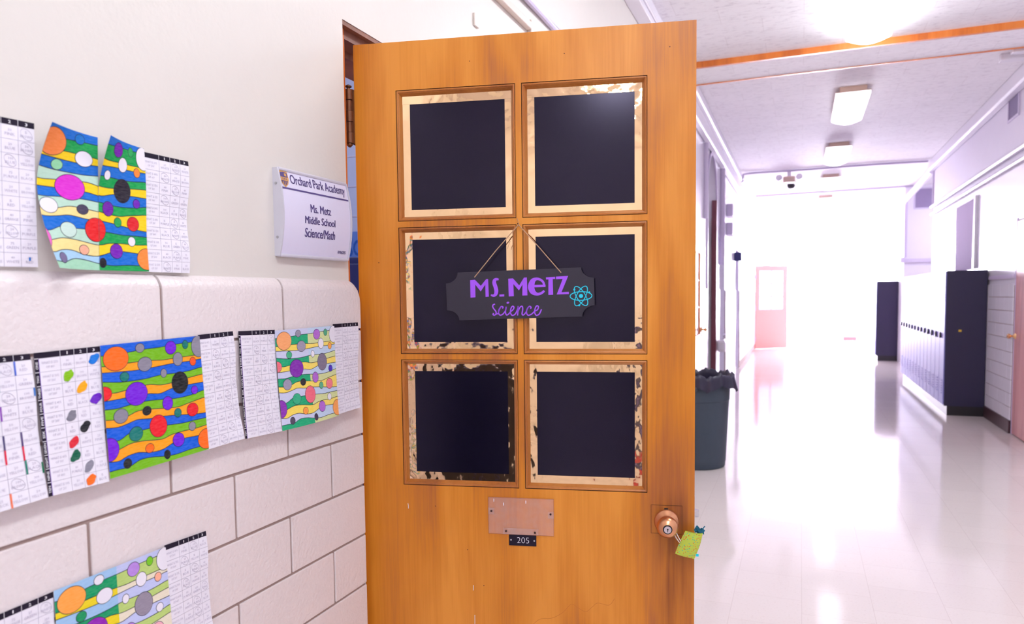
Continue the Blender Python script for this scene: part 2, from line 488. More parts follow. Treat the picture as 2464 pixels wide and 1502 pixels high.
def put_text(mb, body, mapper, x0, x1, y0, y1, mat, offset=0.0, res=3, bold=0.0):
    """Letters of body filling the box x0..x1, y0 (bottom)..y1 (top) of a mapped surface."""
    v, f, _ = text_mesh(body, 0.0 if bold else offset, res)
    for q in range(1, 1 + 2 * bool(bold)):
        d = bold * (1 if q == 1 else -1)
        mb.add([mapper(x0 + d + (x1 - x0) * a, y0 + (y1 - y0) * b) for a, b in v], f, mat)
    mb.add([mapper(x0 + (x1 - x0) * a, y0 + (y1 - y0) * b) for a, b in v], f, mat)
def smooth_path(pts, k=6, closed=False):
    out = []; n = len(pts)
    for i in range(n if closed else n - 1):
        p0 = pts[(i - 1) % n] if closed or i > 0 else pts[i]; p1 = pts[i]; p2 = pts[(i + 1) % n]
        p3 = pts[(i + 2) % n] if closed or i + 2 < n else p2
        for t in range(k):
            t /= k
            out.append(tuple(0.5 * (2 * b + (c - a) * t + (2 * a - 5 * b + 4 * c - d) * t * t + (3 * b - a - 3 * c + d) * t ** 3) for a, b, c, d in zip(p0, p1, p2, p3)))
    if not closed: out.append(tuple(pts[-1]))
    return out
def ribbon(mb, pts, width, mapper, mat, closed=False):
    """Flat stroke of given width (number or third coordinate of pts) along 2-D points."""
    n = len(pts); L, R = [], []
    for i in range(n):
        a = pts[(i - 1) % n] if closed or i else pts[i]; b = pts[(i + 1) % n] if closed or i < n - 1 else pts[i]
        dx, dy = b[0] - a[0], b[1] - a[1]; l = math.hypot(dx, dy) or 1
        w = (pts[i][2] if width is None else width) / 2
        L.append(mapper(pts[i][0] - dy / l * w, pts[i][1] + dx / l * w)); R.append(mapper(pts[i][0] + dy / l * w, pts[i][1] - dx / l * w))
    f = [(i, (i + 1) % n, n + (i + 1) % n, n + i) for i in range(n if closed else n - 1)]
    mb.add(L + R, f, mat)
def ellipse_pts(cx, cy, rx, ry, rot=0, n=40):
    c, s_ = math.cos(rot), math.sin(rot)
    return [(cx + rx * math.cos(a) * c - ry * math.sin(a) * s_, cy + rx * math.cos(a) * s_ + ry * math.sin(a) * c) for a in [2 * math.pi * k / n for k in range(n)]]
def disc(mb, cx, cy, rx, ry, mapper, mat, rot=0, n=32):
    v = [mapper(cx, cy)]
    for q in (0.5, 1.0): v += [mapper(*p) for p in ellipse_pts(cx, cy, rx * q, ry * q, rot, n)]
    f = [(0, 1 + k, 1 + (k + 1) % n) for k in range(n)] + [(1 + k, 1 + n + k, 1 + n + (k + 1) % n, 1 + (k + 1) % n) for k in range(n)]
    mb.add(v, f, mat)

# ------------------------------------------------------------------ the setting: floor, ceiling, walls
mb = MB(); mb.box(-6, 6, YB - 0.3, YE + 0.3, -0.2, 0, M_FLOOR)
struct(mb.build('floor'), 'shiny cream square tile floor running down the corridor', 'floor')
mb = MB(); mb.box(-6, 6, YB - 0.3, YE + 0.3, ZC, ZC + 0.2, M_CEIL)
struct(mb.build('ceiling'), 'pale textured tile ceiling over the corridor', 'ceiling')

# left wall: plaster skin with the openings of the classroom doorways
Y0, Y1, ZH = 1.655, 2.665, 2.182          # opening of the near doorway
mb = MB()
TH = 0.24
def lw(y0, y1, z0=0, z1=ZC, x=XP, m=M_PLASTER): mb.box(x - TH, x, y0, y1, z0, z1, m)
lw(YB, Y0); lw(Y0, Y1, ZH); lw(Y1, 7.9)
for q in ((7.9, 8.08), (8.08, 9.04, 2.08), (9.04, 9.62), (10.72, 11.15), (11.15, 12.1, 2.3), (12.1, 14.0), (14.0, 15.0, 2.3), (15.0, YE)): lw(*q, m=M_GLOSSW)
# arched head over the second recess
ya, yb, zs, zt = 9.62, 10.72, 2.78, 3.36
arch = [((ya + yb) / 2 - (yb - ya) / 2 * math.cos(math.pi * k / 16), zs + (zt - zs) * math.sin(math.pi * k / 16)) for k in range(17)]
for a, b in zip(arch[:-1], arch[1:]):
    mb.prism([(XP, a[0], a[1]), (XP, b[0], b[1]), (XP, b[0], ZC), (XP, a[0], ZC)], (-TH, 0, 0), M_GLOSSW)
struct(mb.build('wall_left'), 'cream plaster wall beside the open classroom door', 'wall')

# tiled wainscot of the near wall: a mortar bed, running-bond blocks and a rounded cap course
mb = MB()
YN = 1.677
mb.box(XP, XW - 0.0035, -1.2, YN - 0.003, 0, 1.47, M_MORTAR)
zl = [1.363, 1.2223, 1.0757, 0.9351, 0.7961, 0.6567, 0.5157, 0.3747, 0.2337, 0.0927, -0.05]
g = 0.0032
for ci in range(len(zl) - 1):
    z1, z0 = zl[ci] - g, max(zl[ci + 1] + g, 0.0)
    base = 1.19 if ci % 2 == 0 else 1.0244
    js = [base + 0.3405 * k for k in range(-8, 3)]
    js = [-1.2] + [j for j in js if -1.1 < j < YN - 0.05] + [YN + g]
    for a, b in zip(js[:-1], js[1:]):
        mb.box(XW - 0.018, XW, a + g, b - g, z0, z1, M_TILE)
struct(mb.build('wall_left_wainscot', bevel=0.0018), 'pink glazed block wainscot wall with grey joints beside the door', 'wall')
mb = MB()
js = [-1.2] + [1.0182 + 0.3427 * k for k in range(-6, 2)] + [YN + g]
RR = 0.032
prof = [(XW, 1.363 + g)] + [(XW - RR + RR * math.cos(a), 1.498 - RR + RR * math.sin(a)) for a in [math.pi / 2 * k / 8 for k in range(9)]] + [(XP - 0.02, 1.498), (XP - 0.02, 1.363 + g)]
for i, (a, b) in enumerate(zip(js[:-1], js[1:])):
    last = i == len(js) - 2
    if not last:
        mb.prism([(x, a + g, z) for x, z in prof], (0, b - a - 2 * g, 0), M_TILE)
    else:
        # end block: its outer top corner is rounded as well
        ys = [a + g, b - g - RR] + [b - g - RR + RR * math.sin(t) for t in [math.pi / 2 * k / 8 for k in range(1, 9)]]
        ring = []
        for k, y in enumerate(ys):
            drop = 0 if k < 2 else RR * (1 - math.cos(math.pi / 2 * (k - 1) / 8))
            ring.append([(x, y, min(z, z if z < 1.40 else z - drop)) for x, z in prof])
        n = len(prof); v = [p for r in ring for p in r]
        f = [(r * n + k, r * n + (k + 1) % n, (r + 1) * n + (k + 1) % n, (r + 1) * n + k) for r in range(len(ring) - 1) for k in range(n)]
        f += [tuple(range(n)), tuple((len(ring) - 1) * n + k for k in range(n))]
        mb.add(v, f, M_TILE)
struct(mb.build('trim_1', smooth=True, auto=35), 'rounded pink glazed cap blocks along the wainscot top', 'trim')

def tiled(y0, y1, x, sgn, ztop=1.53, course=0.1405, pitch=0.34, zbase=0.13):
    """Wainscot further down the corridor; sgn +1 faces +x, -1 faces -x."""
    b = MB()
    b.box(x, x + sgn * 0.012, y0, y1, 0, ztop - 0.02, M_MORTAR)
    z = ztop; k = 0
    while z > zbase + 0.02:
        z0 = max(z - course, zbase)
        y = y0 - (0 if k % 2 else pitch / 2)
        while y < y1:
            a_, b_ = max(y, y0), min(y + pitch, y1)
            if b_ - a_ > 0.02: b.box(x, x + sgn * 0.02, a_ + 0.003, b_ - 0.003, z0 + 0.003, z - 0.003, M_TILE if sgn > 0 else M_GLOSSW)
            y += pitch
        z -= course; k += 1
    return b
for k, (a, b) in enumerate([(Y1 + 0.02, 7.98), (9.06, 9.60), (10.74, 11.13), (12.12, 13.98), (15.02, YE - 0.02)]):
    struct(tiled(a, b, XP, 1).build('trim_%d' % (k + 2)), ['pink block wainscot hidden behind the open door', 'narrow block pier between the white low cabinet and the arched doorway', 'block wainscot strip past the arched doorway', 'bright block wainscot with dark base beyond the bin', 'far block wainscot near the red door'][k], 'wainscot')
# right wall
mb = MB()
YR = 13.75
mb.box(XR, XR + 0.25, YB, 7.72, 0, ZC, M_PLASTER2)
mb.box(XR, XR + 0.25, 7.72, 8.63, 2.16, ZC, M_PLASTER2)
mb.box(XR, XR + 0.25, 8.63, YR, 0, ZC, M_PLASTER2)
mb.box(XR - 0.004, XR, YB, 7.72, 1.53, 2.70, M_GLOSSW)
mb.box(XR - 0.004, XR, 7.72, 8.63, 2.16, 2.70, M_GLOSSW)
mb.box(XR - 0.004, XR, 8.63, YR, 1.53, 2.70, M_GLOSSW)
struct(mb.build('wall_right'), 'right corridor wall, glossy white below and lilac above', 'wall')
struct(tiled(YB + 0.05, 7.69, XR, -1).build('wall_right_wainscot_near'), 'pale block wainscot of the right wall before the rosy door', 'wall')
struct(tiled(8.685, 9.76, XR, -1).build('wall_right_wainscot'), 'pale block wainscot between the dark locker side and wooden door', 'wall')
mb = MB(); mb.box(XR, XR - 0.03, 8.685, 9.76, 0, 0.13, M_BASEB); mb.box(XR, XR - 0.03, YB, 7.69, 0, 0.13, M_BASEB)
struct(mb.build('baseboard_right'), 'dark brown base below the pale block wainscot', 'baseboard')
mb = MB(); mb.box(XP, XP + 0.028, 12.12, 13.98, 0, 0.13, M_BASEB)
struct(mb.build('baseboard_left'), 'dark base at the foot of the far left wall', 'baseboard')
# alcove behind the lockers and the vent wall
mb = MB()
XV = 1.93
mb.box(XV, 5.2, 16.6, 16.8, 0, ZC, M_PLASTER2)
mb.box(5.0, 5.2, YR, 16.6, 0, ZC, M_PLASTER2)
mb.box(XR + 0.25, 5.2, YR - 0.2, YR, 0, ZC, M_PLASTER2)
struct(mb.build('wall_alcove'), 'lilac recessed wall with a vent above the far lockers', 'wall')
mb = MB(); mb.box(XV, XV + 0.2, 16.8, YE, 0, ZC, M_GLOSSW)
struct(mb.build('wall_far_right'), 'bright white wall at the far right of the corridor', 'wall')
mb = MB(); mb.box(XV - 0.07, XV + 0.0, 16.50, 16.6, 2.05, 2.16, M_LILACP); mb.box(XV, 3.2, 16.56, 16.6, 2.06, 2.13, M_LILACP); mb.box(XV + 0.02, XV + 0.05, 16.57, 16.6, 2.16, 3.35, M_LILACP)
struct(mb.build('trim_8'), 'lilac ledge and edge strip on the vent wall', 'trim')
# end wall with the big daylit window
mb = MB()
WX0, WX1, WZ0, WZ1 = -0.95, 1.75, 0.35, 3.1
mb.box(XP, WX0, YE, YE + 0.2, 0, ZC, M_GLOSSW); mb.box(WX1, XV, YE, YE + 0.2, 0, ZC, M_GLOSSW)
mb.box(WX0, WX1, YE, YE + 0.2, 0, WZ0, M_GLOSSW); mb.box(WX0, WX1, YE, YE + 0.2, WZ1, ZC, M_GLOSSW)
struct(mb.build('wall_end'), 'white far end wall around the glaring window', 'wall')
win = empty('window_1', ((WX0 + WX1) / 2, YE, WZ0))
struct(win, 'glaring daylit window at the far end of the corridor', 'window')
mb = MB(); hw, hh = (WX1 - WX0) / 2, WZ1 - WZ0
mb.box(-hw, hw, 0.08, 0.1, 0, hh, M_SKYGLASS); mb.build('pane', win)
mb = MB()
for a, b in ((-hw, -hw + 0.05), (hw - 0.05, hw)): mb.box(a, b, 0.0, 0.07, 0, hh, M_WHITEMETAL)
for a, b in ((0, 0.05), (hh - 0.05, hh)): mb.box(-hw + 0.05, hw - 0.05, 0.0, 0.07, a, b, M_WHITEMETAL)
mb.build('window_frame', win)
mb = MB(); mb.box(1.25, 1.62, YE - 0.02, YE, 0, 0.11, M_BASEB)
struct(mb.build('baseboard_end'), 'short dark base strip on the glaring end wall', 'baseboard')
# back wall behind the viewer
mb = MB(); mb.box(XP - TH, XR + 0.25, YB - 0.2, YB, 0, ZC, M_PLASTER)
struct(mb.build('wall_back'), 'cream wall closing the corridor behind the viewer', 'wall')

# beam across the ceiling with its wooden trims
mb = MB(); mb.box(XP, XR, 7.02, 7.56, ZC - 0.045, ZC, M_CEIL)
struct(mb.build('trim_9'), 'textured ceiling beam crossing the corridor', 'beam')
mb = MB(); mb.box(XP, XR, 6.985, 7.02, ZC - 0.055, ZC, M_TRIMWOOD)
struct(mb.build('trim_10'), 'wide orange wooden strip along the near side of the ceiling beam', 'trim')
mb = MB(); mb.box(XP, XR, 7.56, 7.585, ZC - 0.052, ZC, M_TRIMWOOD)
struct(mb.build('trim_11'), 'thin orange wooden strip along the far side of the ceiling beam', 'trim')
mb = MB(); mb.box(XR - 0.10, XR, 7.6, YR, ZC - 0.16, ZC, M_PIPEW)
struct(mb.build('trim_12', bevel=0.02), 'bright white boxing along the right wall under the ceiling', 'trim')
mb = MB(); mb.box(XP, XP + 0.10, 2.7, 7.0, ZC - 0.16, ZC - 0.0, M_PIPEW); mb.box(XP + 0.1, XP + 0.115, 2.7, 7.0, ZC - 0.12, ZC - 0.10, M_WHITEMETAL)
struct(mb.build('trim_13', bevel=0.006), 'white boxing where wall meets ceiling above the open door', 'trim')
mb = MB(); mb.box(XP, XP + 0.14, 7.6, 15.3, ZC - 0.10, ZC, M_PIPEW); mb.box(XP, XP + 0.09, 7.6, 15.3, ZC - 0.26, ZC - 0.10, M_PIPEW)
struct(mb.build('trim_14', bevel=0.02), 'white boxing along the left wall beyond the door', 'trim')

# ------------------------------------------------------------------ near door frame and classroom behind it
fr = MB()
XF = XP - 0.02
fr.box(XF - 0.16, XF, Y0, Y0 + 0.036, 0, ZH, M_TRIMWOOD)
fr.box(XF + 0.001, XP - 0.002, Y0 + 0.001, Y1 - 0.001, ZH - 0.012, ZH - 0.0005, M_FRAME)
fr.box(XF - 0.16, XF, Y1 - 0.045, Y1, 0, ZH, M_DOOR)
fr.box(XF - 0.16, XF, Y0 + 0.036, Y1 - 0.045, ZH - 0.037, ZH, M_FRAME)
fr.box(XF - 0.16, XF - 0.055, Y0 + 0.036, Y1 - 0.045, ZH - 0.055, ZH - 0.037, M_FRAME)
struct(fr.build('trim_15'), 'wooden frame of the doorway behind the open door', 'door frame')
mb = MB()
xr0 = XP - TH
mb.box(-6, xr0, 4.2, 4.35, 0, ZC, M_BLUEW)
for k in range(12):
    mb.box(-6, xr0, 4.196, 4.2, 0.2 * k + 0.6, 0.2 * k + 0.606, M_LILACP)
mb.box(-6, xr0, -0.5, -0.35, 0, ZC, M_BLUEW)
mb.box(-6, -5.85, -0.35, 4.2, 0, ZC, M_BLUEW)
struct(mb.build('wall_classroom'), 'pale blue block wall of the classroom seen through the door gap', 'wall')
bp = MB(); bp.box(-3.3, -2.42, 4.18, 4.195, 1.72, 1.90, M_BLUEP)
put_text(bp, 'SCIENCE', lambda x, y: (x, 4.178, y), -2.86, -2.46, 1.735, 1.845, M_BLUED, 0.02)
tag(bp.build('poster'), 'blue classroom poster glimpsed in the gap beside the door hinges', 'poster')
cb = MB(); cb.box(-3.5, -2.4, 3.75, 4.15, 0.0, 1.70, M_NAVYF); cb.box(-3.45, -2.96, 3.73, 3.75, 0.1, 1.66, M_NAVYF); cb.box(-2.94, -2.45, 3.73, 3.75, 0.1, 1.66, M_NAVYF)
tag(cb.build('cabinet', bevel=0.006), 'navy cabinet glimpsed in the gap beside the open door', 'cabinet')

# ------------------------------------------------------------------ the open door
DX, DY = -1.146, 1.7266
DANG = math.atan2(0.207, 0.978)
DZ = 0.006
door = empty('door_1', (DX, DY, DZ), DANG)
struct(door, 'open orange wooden door with six dark panes edged in copper foil', 'door')
E0 = EYE - DZ                       # eye height in door coordinates
DW, DH, DT = 0.914, 2.133, 0.045
lx = [(0.1185, 0.4475), (0.4640, 0.7920)]
lz = [(0.2115, 0.565), (-0.1535, 0.195), (-0.522, -0.169)]
lz = [(a + E0, b + E0) for a, b in lz]
mb = MB()
# leaf: stiles, rails and glazing bars share one veneered face (y = 0 faces the viewer, +y is the back)
mb.box(0, lx[0][0], 0, DT, 0, DH, M_DOOR)
mb.box(lx[1][1], DW, 0, DT, 0, DH, M_DOOR)
mb.box(lx[0][0], lx[1][1], 0, DT, lz[0][1], DH, M_DOOR)
mb.box(lx[0][0], lx[1][1], 0, DT, 0, lz[2][0], M_DOOR)
for a, b in ((lz[1][1], lz[0][0]), (lz[2][1], lz[1][0])): mb.box(lx[0][0], lx[1][1], 0, DT, a, b, M_DOOR)
for k in range(3): mb.box(lx[0][1], lx[1][0], 0, DT, lz[k][0], lz[k][1], M_DOOR)
# nail holes, scratches and the water stain's edge
for u, z in ((0.326, 0.630), (0.579, 0.633), (0.848, 0.632), (0.30, -0.70), (0.345, -0.80), (0.06, 0.1), (0.21, -0.58)):
    disc(mb, u, z + E0, 0.0016, 0.0016, lambda x, y: (x, -0.0002, y), M_DARKLINE, n=10)
st = smooth_path([(0.47, -0.915), (0.50, -0.886), (0.535, -0.880), (0.565, -0.862), (0.588, -0.838), (0.608, -0.848), (0.628, -0.856), (0.645, -0.842), (0.66, -0.830), (0.69, -0.834), (0.705, -0.815)], 6)
ribbon(mb, [(x, z + E0) for x, z in st], 0.0013, lambda x, y: (x, -0.0002, y), plain('stain_edge', srgb(190, 108, 26), 0.4), False)
for (u0, z0, u1, z1) in ((0.315, -0.80, 0.3145, -0.815), (0.318, -0.885, 0.3165, -0.945), (0.13, -0.575, 0.131, -0.59)):
    ribbon(mb, [(u0, z0 + E0), ((u0 + u1) / 2 + 0.0004, (z0 + z1) / 2 + E0), (u1, z1 + E0)], 0.0016, lambda x, y: (x, -0.0003, y), M_PAPER)
mb.build('leaf', door)
# mouldings, foil borders and dark panes of the six lights
prof = [(0.0, 0.0), (0.0002, 0.003), (0.0016, 0.003), (0.0019, 0.0005), (0.0046, -0.0002), (0.0060, 0.0008), (0.0064, 0.0040), (0.0078, 0.0044), (0.0136, 0.0165)]
for ri in range(3):
    for ci in range(2):
        (x0, x1), (z0, z1) = lx[ci], lz[ri]
        m = MB(); v = []
        for s_, d in prof: v += [(x0 + s_, d, z0 + s_), (x1 - s_, d, z0 + s_), (x1 - s_, d, z1 - s_), (x0 + s_, d, z1 - s_)]
        for i in range(len(prof) - 1):
            m.add(v[4 * i:4 * i + 8], [(k, (k + 1) % 4, 4 + (k + 1) % 4, 4 + k) for k in range(4)], M_DARKLINE if i in (0, 1) else M_MOULD)
        m.build('glazing_bead', door)
        # pane: dark card; border: four overlapping strips of foil tape
        px0, px1 = ((0.1525, 0.4165), (0.4965, 0.7595))[ci]
        pz0, pz1 = [(a + E0, b + E0) for a, b in ((0.2435, 0.530), (-0.1215, 0.162), (-0.487, -0.2025))][ri]
        p = MB()
        p.box(x0 + 0.002, x1 - 0.002, 0.0168, 0.0188, z0 + 0.002, z1 - 0.002, M_NAVY)
        p.build('dark_pane', door)['label'] = 'dark navy card covering the glass'
        fo = MB(); rnd = random.Random(ri * 2 + ci)
        def strip(a0, a1, b0, b1, dy, vertical):
            n = 24; vv = []; ff = []
            for k in range(n + 1):
                t = k / n; j0 = rnd.uniform(-0.0006, 0.0006)
                if vertical: vv += [(a0, dy, b0 + (b1 - b0) * t), (a1, dy, b0 + (b1 - b0) * t)]
                else: vv += [(a0 + (a1 - a0) * t, dy, b0 + (j0 if b0 > 1.3 and False else 0)), (a0 + (a1 - a0) * t, dy, b1)]
            for k in range(n): ff.append((2 * k, 2 * k + 1, 2 * k + 3, 2 * k + 2))
            fo.add(vv, ff, M_FOIL)
        strip(x0 + 0.011, px0, z0 + 0.011, z1 - 0.011, 0.0166, True)
        strip(px1, x1 - 0.011, z0 + 0.011, z1 - 0.011, 0.0166, True)
        strip(x0 + 0.012, x1 - 0.012, pz1, z1 - 0.011, 0.0161, False)
        strip(x0 + 0.012, x1 - 0.012, z0 + 0.011, pz0, 0.0161, False)
        fo.build('foil_border', door, smooth=False)['label'] = 'crinkled copper foil tape border'
# back of the lights
m = MB()
for ri in range(3):
    for ci in range(2): m.box(lx[ci][0], lx[ci][1], 0.030, 0.036, lz[ri][0], lz[ri][1], M_MOULD)
m.build('back_panel', door)
# hinge, latch, knob
h = MB(); hz0, hz1 = E0 + 0.427, E0 + 0.573; n = 5; dz = (hz1 - hz0) / n
for k in range(n):
    h.lathe([(0.0085 if k % 2 else 0.0112, hz0 + dz * k + 0.0006), (0.0085 if k % 2 else 0.0112, hz0 + dz * (k + 1) - 0.0006)], M_BRONZE, (-0.0125, -0.010, 0), n=20)
h.lathe([(0.004, hz1), (0.0045, hz1 + 0.004), (0.009, hz1 + 0.006), (0.009, hz1 + 0.009), (0.004, hz1 + 0.012)], M_BRONZE, (-0.0125, -0.010, 0), n=20)
h.lathe([(0.008, hz0), (0.009, hz0 - 0.004), (0.003, hz0 - 0.010)], M_BRONZE, (-0.0125, -0.010, 0), n=20)
h.box(-0.008, 0.0, -0.008, 0.03, hz0, hz1, M_BRONZE)
h.build('hinge', door, smooth=True)['label'] = 'aged bronze hinge knuckles'
h = MB()
for k in range(n):
    h.lathe([(0.0112, hz0 - 1.55 + dz * k + 0.0006), (0.0112, hz0 - 1.55 + dz * (k + 1) - 0.0006)], M_BRONZE, (-0.0125, -0.010, 0), n=16)
h.box(-0.008, 0.0, -0.008, 0.03, hz0 - 1.55, hz1 - 1.55, M_BRONZE)
h.build('hinge', door, smooth=True)['label'] = 'aged bronze hinge knuckles'
KU, KZ = 0.842, E0 - 0.597
k = MB()
for a, b, c, d in ((-0.040, 0.040, -0.0335, -0.0325), (-0.040, 0.040, 0.0425, 0.0435), (-0.0405, -0.0395, -0.0335, 0.0435), (0.0395, 0.0405, -0.0335, 0.0435)):
    k.box(KU + a, KU + b, -0.0006, 0.0, KZ + c, KZ + d, M_DARKLINE)
k.box(KU - 0.0395, KU + 0.0395, -0.0004, 0, KZ - 0.0325, KZ + 0.0425, M_DOOR)
k.box(KU - 0.006, KU + 0.004, -0.0012, 0, KZ + 0.031, KZ + 0.036, M_BLACK)
k.build('knob_plate', door)
kn = MB(); kn.lathe([(0.0325, 0.0), (0.0325, 0.002), (0.030, 0.006), (0.021, 0.012), (0.0170, 0.019), (0.0172, 0.026), (0.0222, 0.034), (0.0268, 0.042), (0.0275, 0.050), (0.0255, 0.059), (0.020, 0.066), (0.0125, 0.0695), (0.0120, 0.0698)], M_KNOB, (KU, 0, KZ), '-y', n=48)
ko = kn.build('knob', door, smooth=True, auto=60); ko['label'] = 'satin bronze knob with a keyhole'
kc = MB(); kc.lathe([(0.0122, 0.0695), (0.0118, 0.0712), (0.0095, 0.0712)], M_BLACK, (KU, 0, KZ), '-y', n=32)
kc.lathe([(0.0092, 0.0700), (0.0092, 0.0722)], M_STEEL, (KU, 0, KZ), '-y', n=32)
kc.lathe([(0.0022, 0.0722), (0.0022, 0.0725)], M_BLACK, (KU, 0, KZ + 0.001), '-y', n=14)
kc.box(KU - 0.0009, KU + 0.0009, -0.0725, -0.0722, KZ - 0.006, KZ, M_BLACK)
kc.build('keyhole', ko)
kb = MB(); kb.lathe([(0.0325, -0.045), (0.0325, -0.049), (0.0135, -0.062), (0.0135, -0.072), (0.0275, -0.092), (0.022, -0.110), (0.005, -0.114)], M_KNOB, (KU, 0, KZ), '-y', n=32)
kb.build('inner_knob', door, smooth=True)
lt = MB(); lt.box(DW, DW + 0.001, 0.010, 0.036, E0 - 0.63, E0 - 0.53, M_BRASS)
lt.prism([(DW + 0.001, 0.014, E0 - 0.587), (DW + 0.013, 0.016, E0 - 0.587), (DW + 0.013, 0.022, E0 - 0.587), (DW + 0.001, 0.032, E0 - 0.587)], (0, 0, 0.018), M_STEEL)
lt.build('latch_bolt', door)['label'] = 'bright steel latch bolt'
# number plate and clear card holder
npl = MB(); npl.box(0.418, 0.4935, -0.002, 0, E0 - 0.681, E0 - 0.6505, M_INK)
dm = lambda x, y: (x, -0.0023, y)
put_text(npl, '205', dm, 0.4405, 0.4735, E0 - 0.6735, E0 - 0.6575, M_WHITEINK, -0.022, 6)
for u in (0.4235, 0.4880): disc(npl, u, E0 - 0.6655, 0.0024, 0.0024, lambda x, y: (x, -0.0024, y), M_SCREW, n=14)
npl.build('number_plate', door)['label'] = 'small black plate reading 205 in white'
ah = MB(); ah.box(0.361, 0.5425, -0.0036, -0.0016, E0 - 0.650, E0 - 0.5475, M_ACRYL)
for q in ((0.361, 0.5425, -0.5483, -0.5475), (0.361, 0.5425, -0.650, -0.6492), (0.361, 0.3616, -0.6492, -0.5483), (0.5419, 0.5425, -0.6492, -0.5483)):
    ah.box(q[0], q[1], -0.0040, -0.0036, E0 + q[2], E0 + q[3], plain('acrylic_edge', srgb(150, 92, 66), 0.2))
ao = ah.build('card_holder', door); ao['label'] = 'clear acrylic card holder above the number plate'
aa = MB()
for (a, b, c, d) in ((0.3615, 0.378, -0.5955, -0.577), (0.5265, 0.5425, -0.601, -0.582), (0.402, 0.500, -0.649, -0.632)):
    aa.box(a, b, -0.0050, -0.0040, E0 + c, E0 + d, M_ACRYL)
for u, z in ((0.370, -0.586), (0.5335, -0.589), (0.4105, -0.6405), (0.4905, -0.642)):
    aa.lathe([(0.0030, 0.0050), (0.0026, 0.0064), (0.001, 0.0068)], M_DARKSCREW, (u, 0, E0 + z), '-y', n=14)
for u, z in ((0.377, -0.560), (0.466, -0.562), (0.404, -0.570)):
    aa.box(u - 0.001, u + 0.001, -0.0042, -0.0040, E0 + z, E0 + z + 0.008, M_PAPER)
aa.build('clip', ao)

# ------------------------------------------------------------------ hanging sign on the door
ca, sa = math.cos(DANG), math.sin(DANG)
def door_pt(u, n, z): return (DX + u * ca + n * sa, DY + u * sa - n * ca, DZ + z)
TILT = 0.024
SU, SZ = 0.4545, E0 + 0.008
sign = empty('hanging_sign', door_pt(SU, 0.004, SZ), DANG)
tag(sign, 'charcoal wooden sign with purple lettering hung by twine on the door', 'sign')
hw, hh, nx, nz_ = 0.2005, 0.0648, 0.0335, 0.0285
out = []
for sx, sz, rev in ((1, 1, 0), (1, -1, 1), (-1, -1, 0), (-1, 1, 1)):
    arc = [(sx * (hw - nx * math.sin(t)), sz * (hh - nz_ * math.cos(t))) for t in [math.pi / 2 * k / 8 for k in range(9)]]
    # concave quarter circle centred on the corner
    out += arc[::-1] if rev == 0 else arc
ct, stt = math.cos(TILT), math.sin(TILT)
rt = lambda x, z: (x * ct - z * stt, x * stt + z * ct)
b = MB(); b.prism([(rt(x, z)[0], 0.0, rt(x, z)[1]) for x, z in out], (0, -0.006, 0), M_SIGN)
b.build('board', sign, bevel=0.0008)
Hs = homography([(300, 780), (1790, 720), (1810, 1310), (325, 1355)], [(-0.167, 0.0648), (0.167, 0.0648), (0.167, -0.0648), (-0.167, -0.0648)])
def smap(x, y, dy=-0.0063):
    a, c = Hs(x, y); a, c = rt(a, c)
    return (a, dy, c)
def poly(m, pts, mat, mapper=smap): m.add([mapper(*p) for p in pts], [tuple(range(len(pts)))], mat)
t = MB()
poly(t, [(455, 872), (512, 867), (584, 940), (648, 860), (672, 858), (682, 1070), (642, 1073), (638, 925), (583, 1008), (517, 925), (520, 1078), (460, 1082)], M_PURPLE)
ribbon(t, smooth_path([(800, 866, 22), (776, 860, 30), (752, 872, 40), (746, 905, 46), (762, 955, 48), (772, 1000, 48), (764, 1040, 42), (738, 1058, 30), (706, 1050, 18)], 5), None, smap, M_PURPLE)
poly(t, [(808, 1045), (868, 1042), (868, 1068), (810, 1070)], M_PURPLE)
poly(t, [(915, 855), (972, 850), (1048, 935), (1105, 842), (1140, 840), (1148, 1055), (1086, 1057), (1088, 925), (1045, 995), (978, 920), (984, 1065), (922, 1068)], M_PURPLE)
ribbon(t, smooth_path([(1352, 940, 28), (1336, 895, 28), (1300, 866, 30), (1255, 858, 34), (1212, 884, 62), (1192, 950, 76), (1212, 1010, 66), (1262, 1040, 36), (1312, 1030, 30), (1352, 1000, 26)], 5), None, smap, M_PURPLE)
poly(t, [(1190, 930), (1366, 926), (1366, 955), (1190, 960)], M_PURPLE, lambda x, y: smap(x, y, -0.00635))
poly(t, [(1370, 840), (1480, 832), (1482, 858), (1452, 860), (1458, 1048), (1400, 1050), (1400, 864), (1372, 866)], M_PURPLE)
poly(t, [(1490, 830), (1638, 822), (1558, 1018), (1645, 1012), (1648, 1040), (1500, 1045), (1572, 858), (1492, 862)], M_PURPLE)
t.build('name_lettering', sign)['label'] = 'purple block capitals on the sign'
t = MB()
W9 = 15
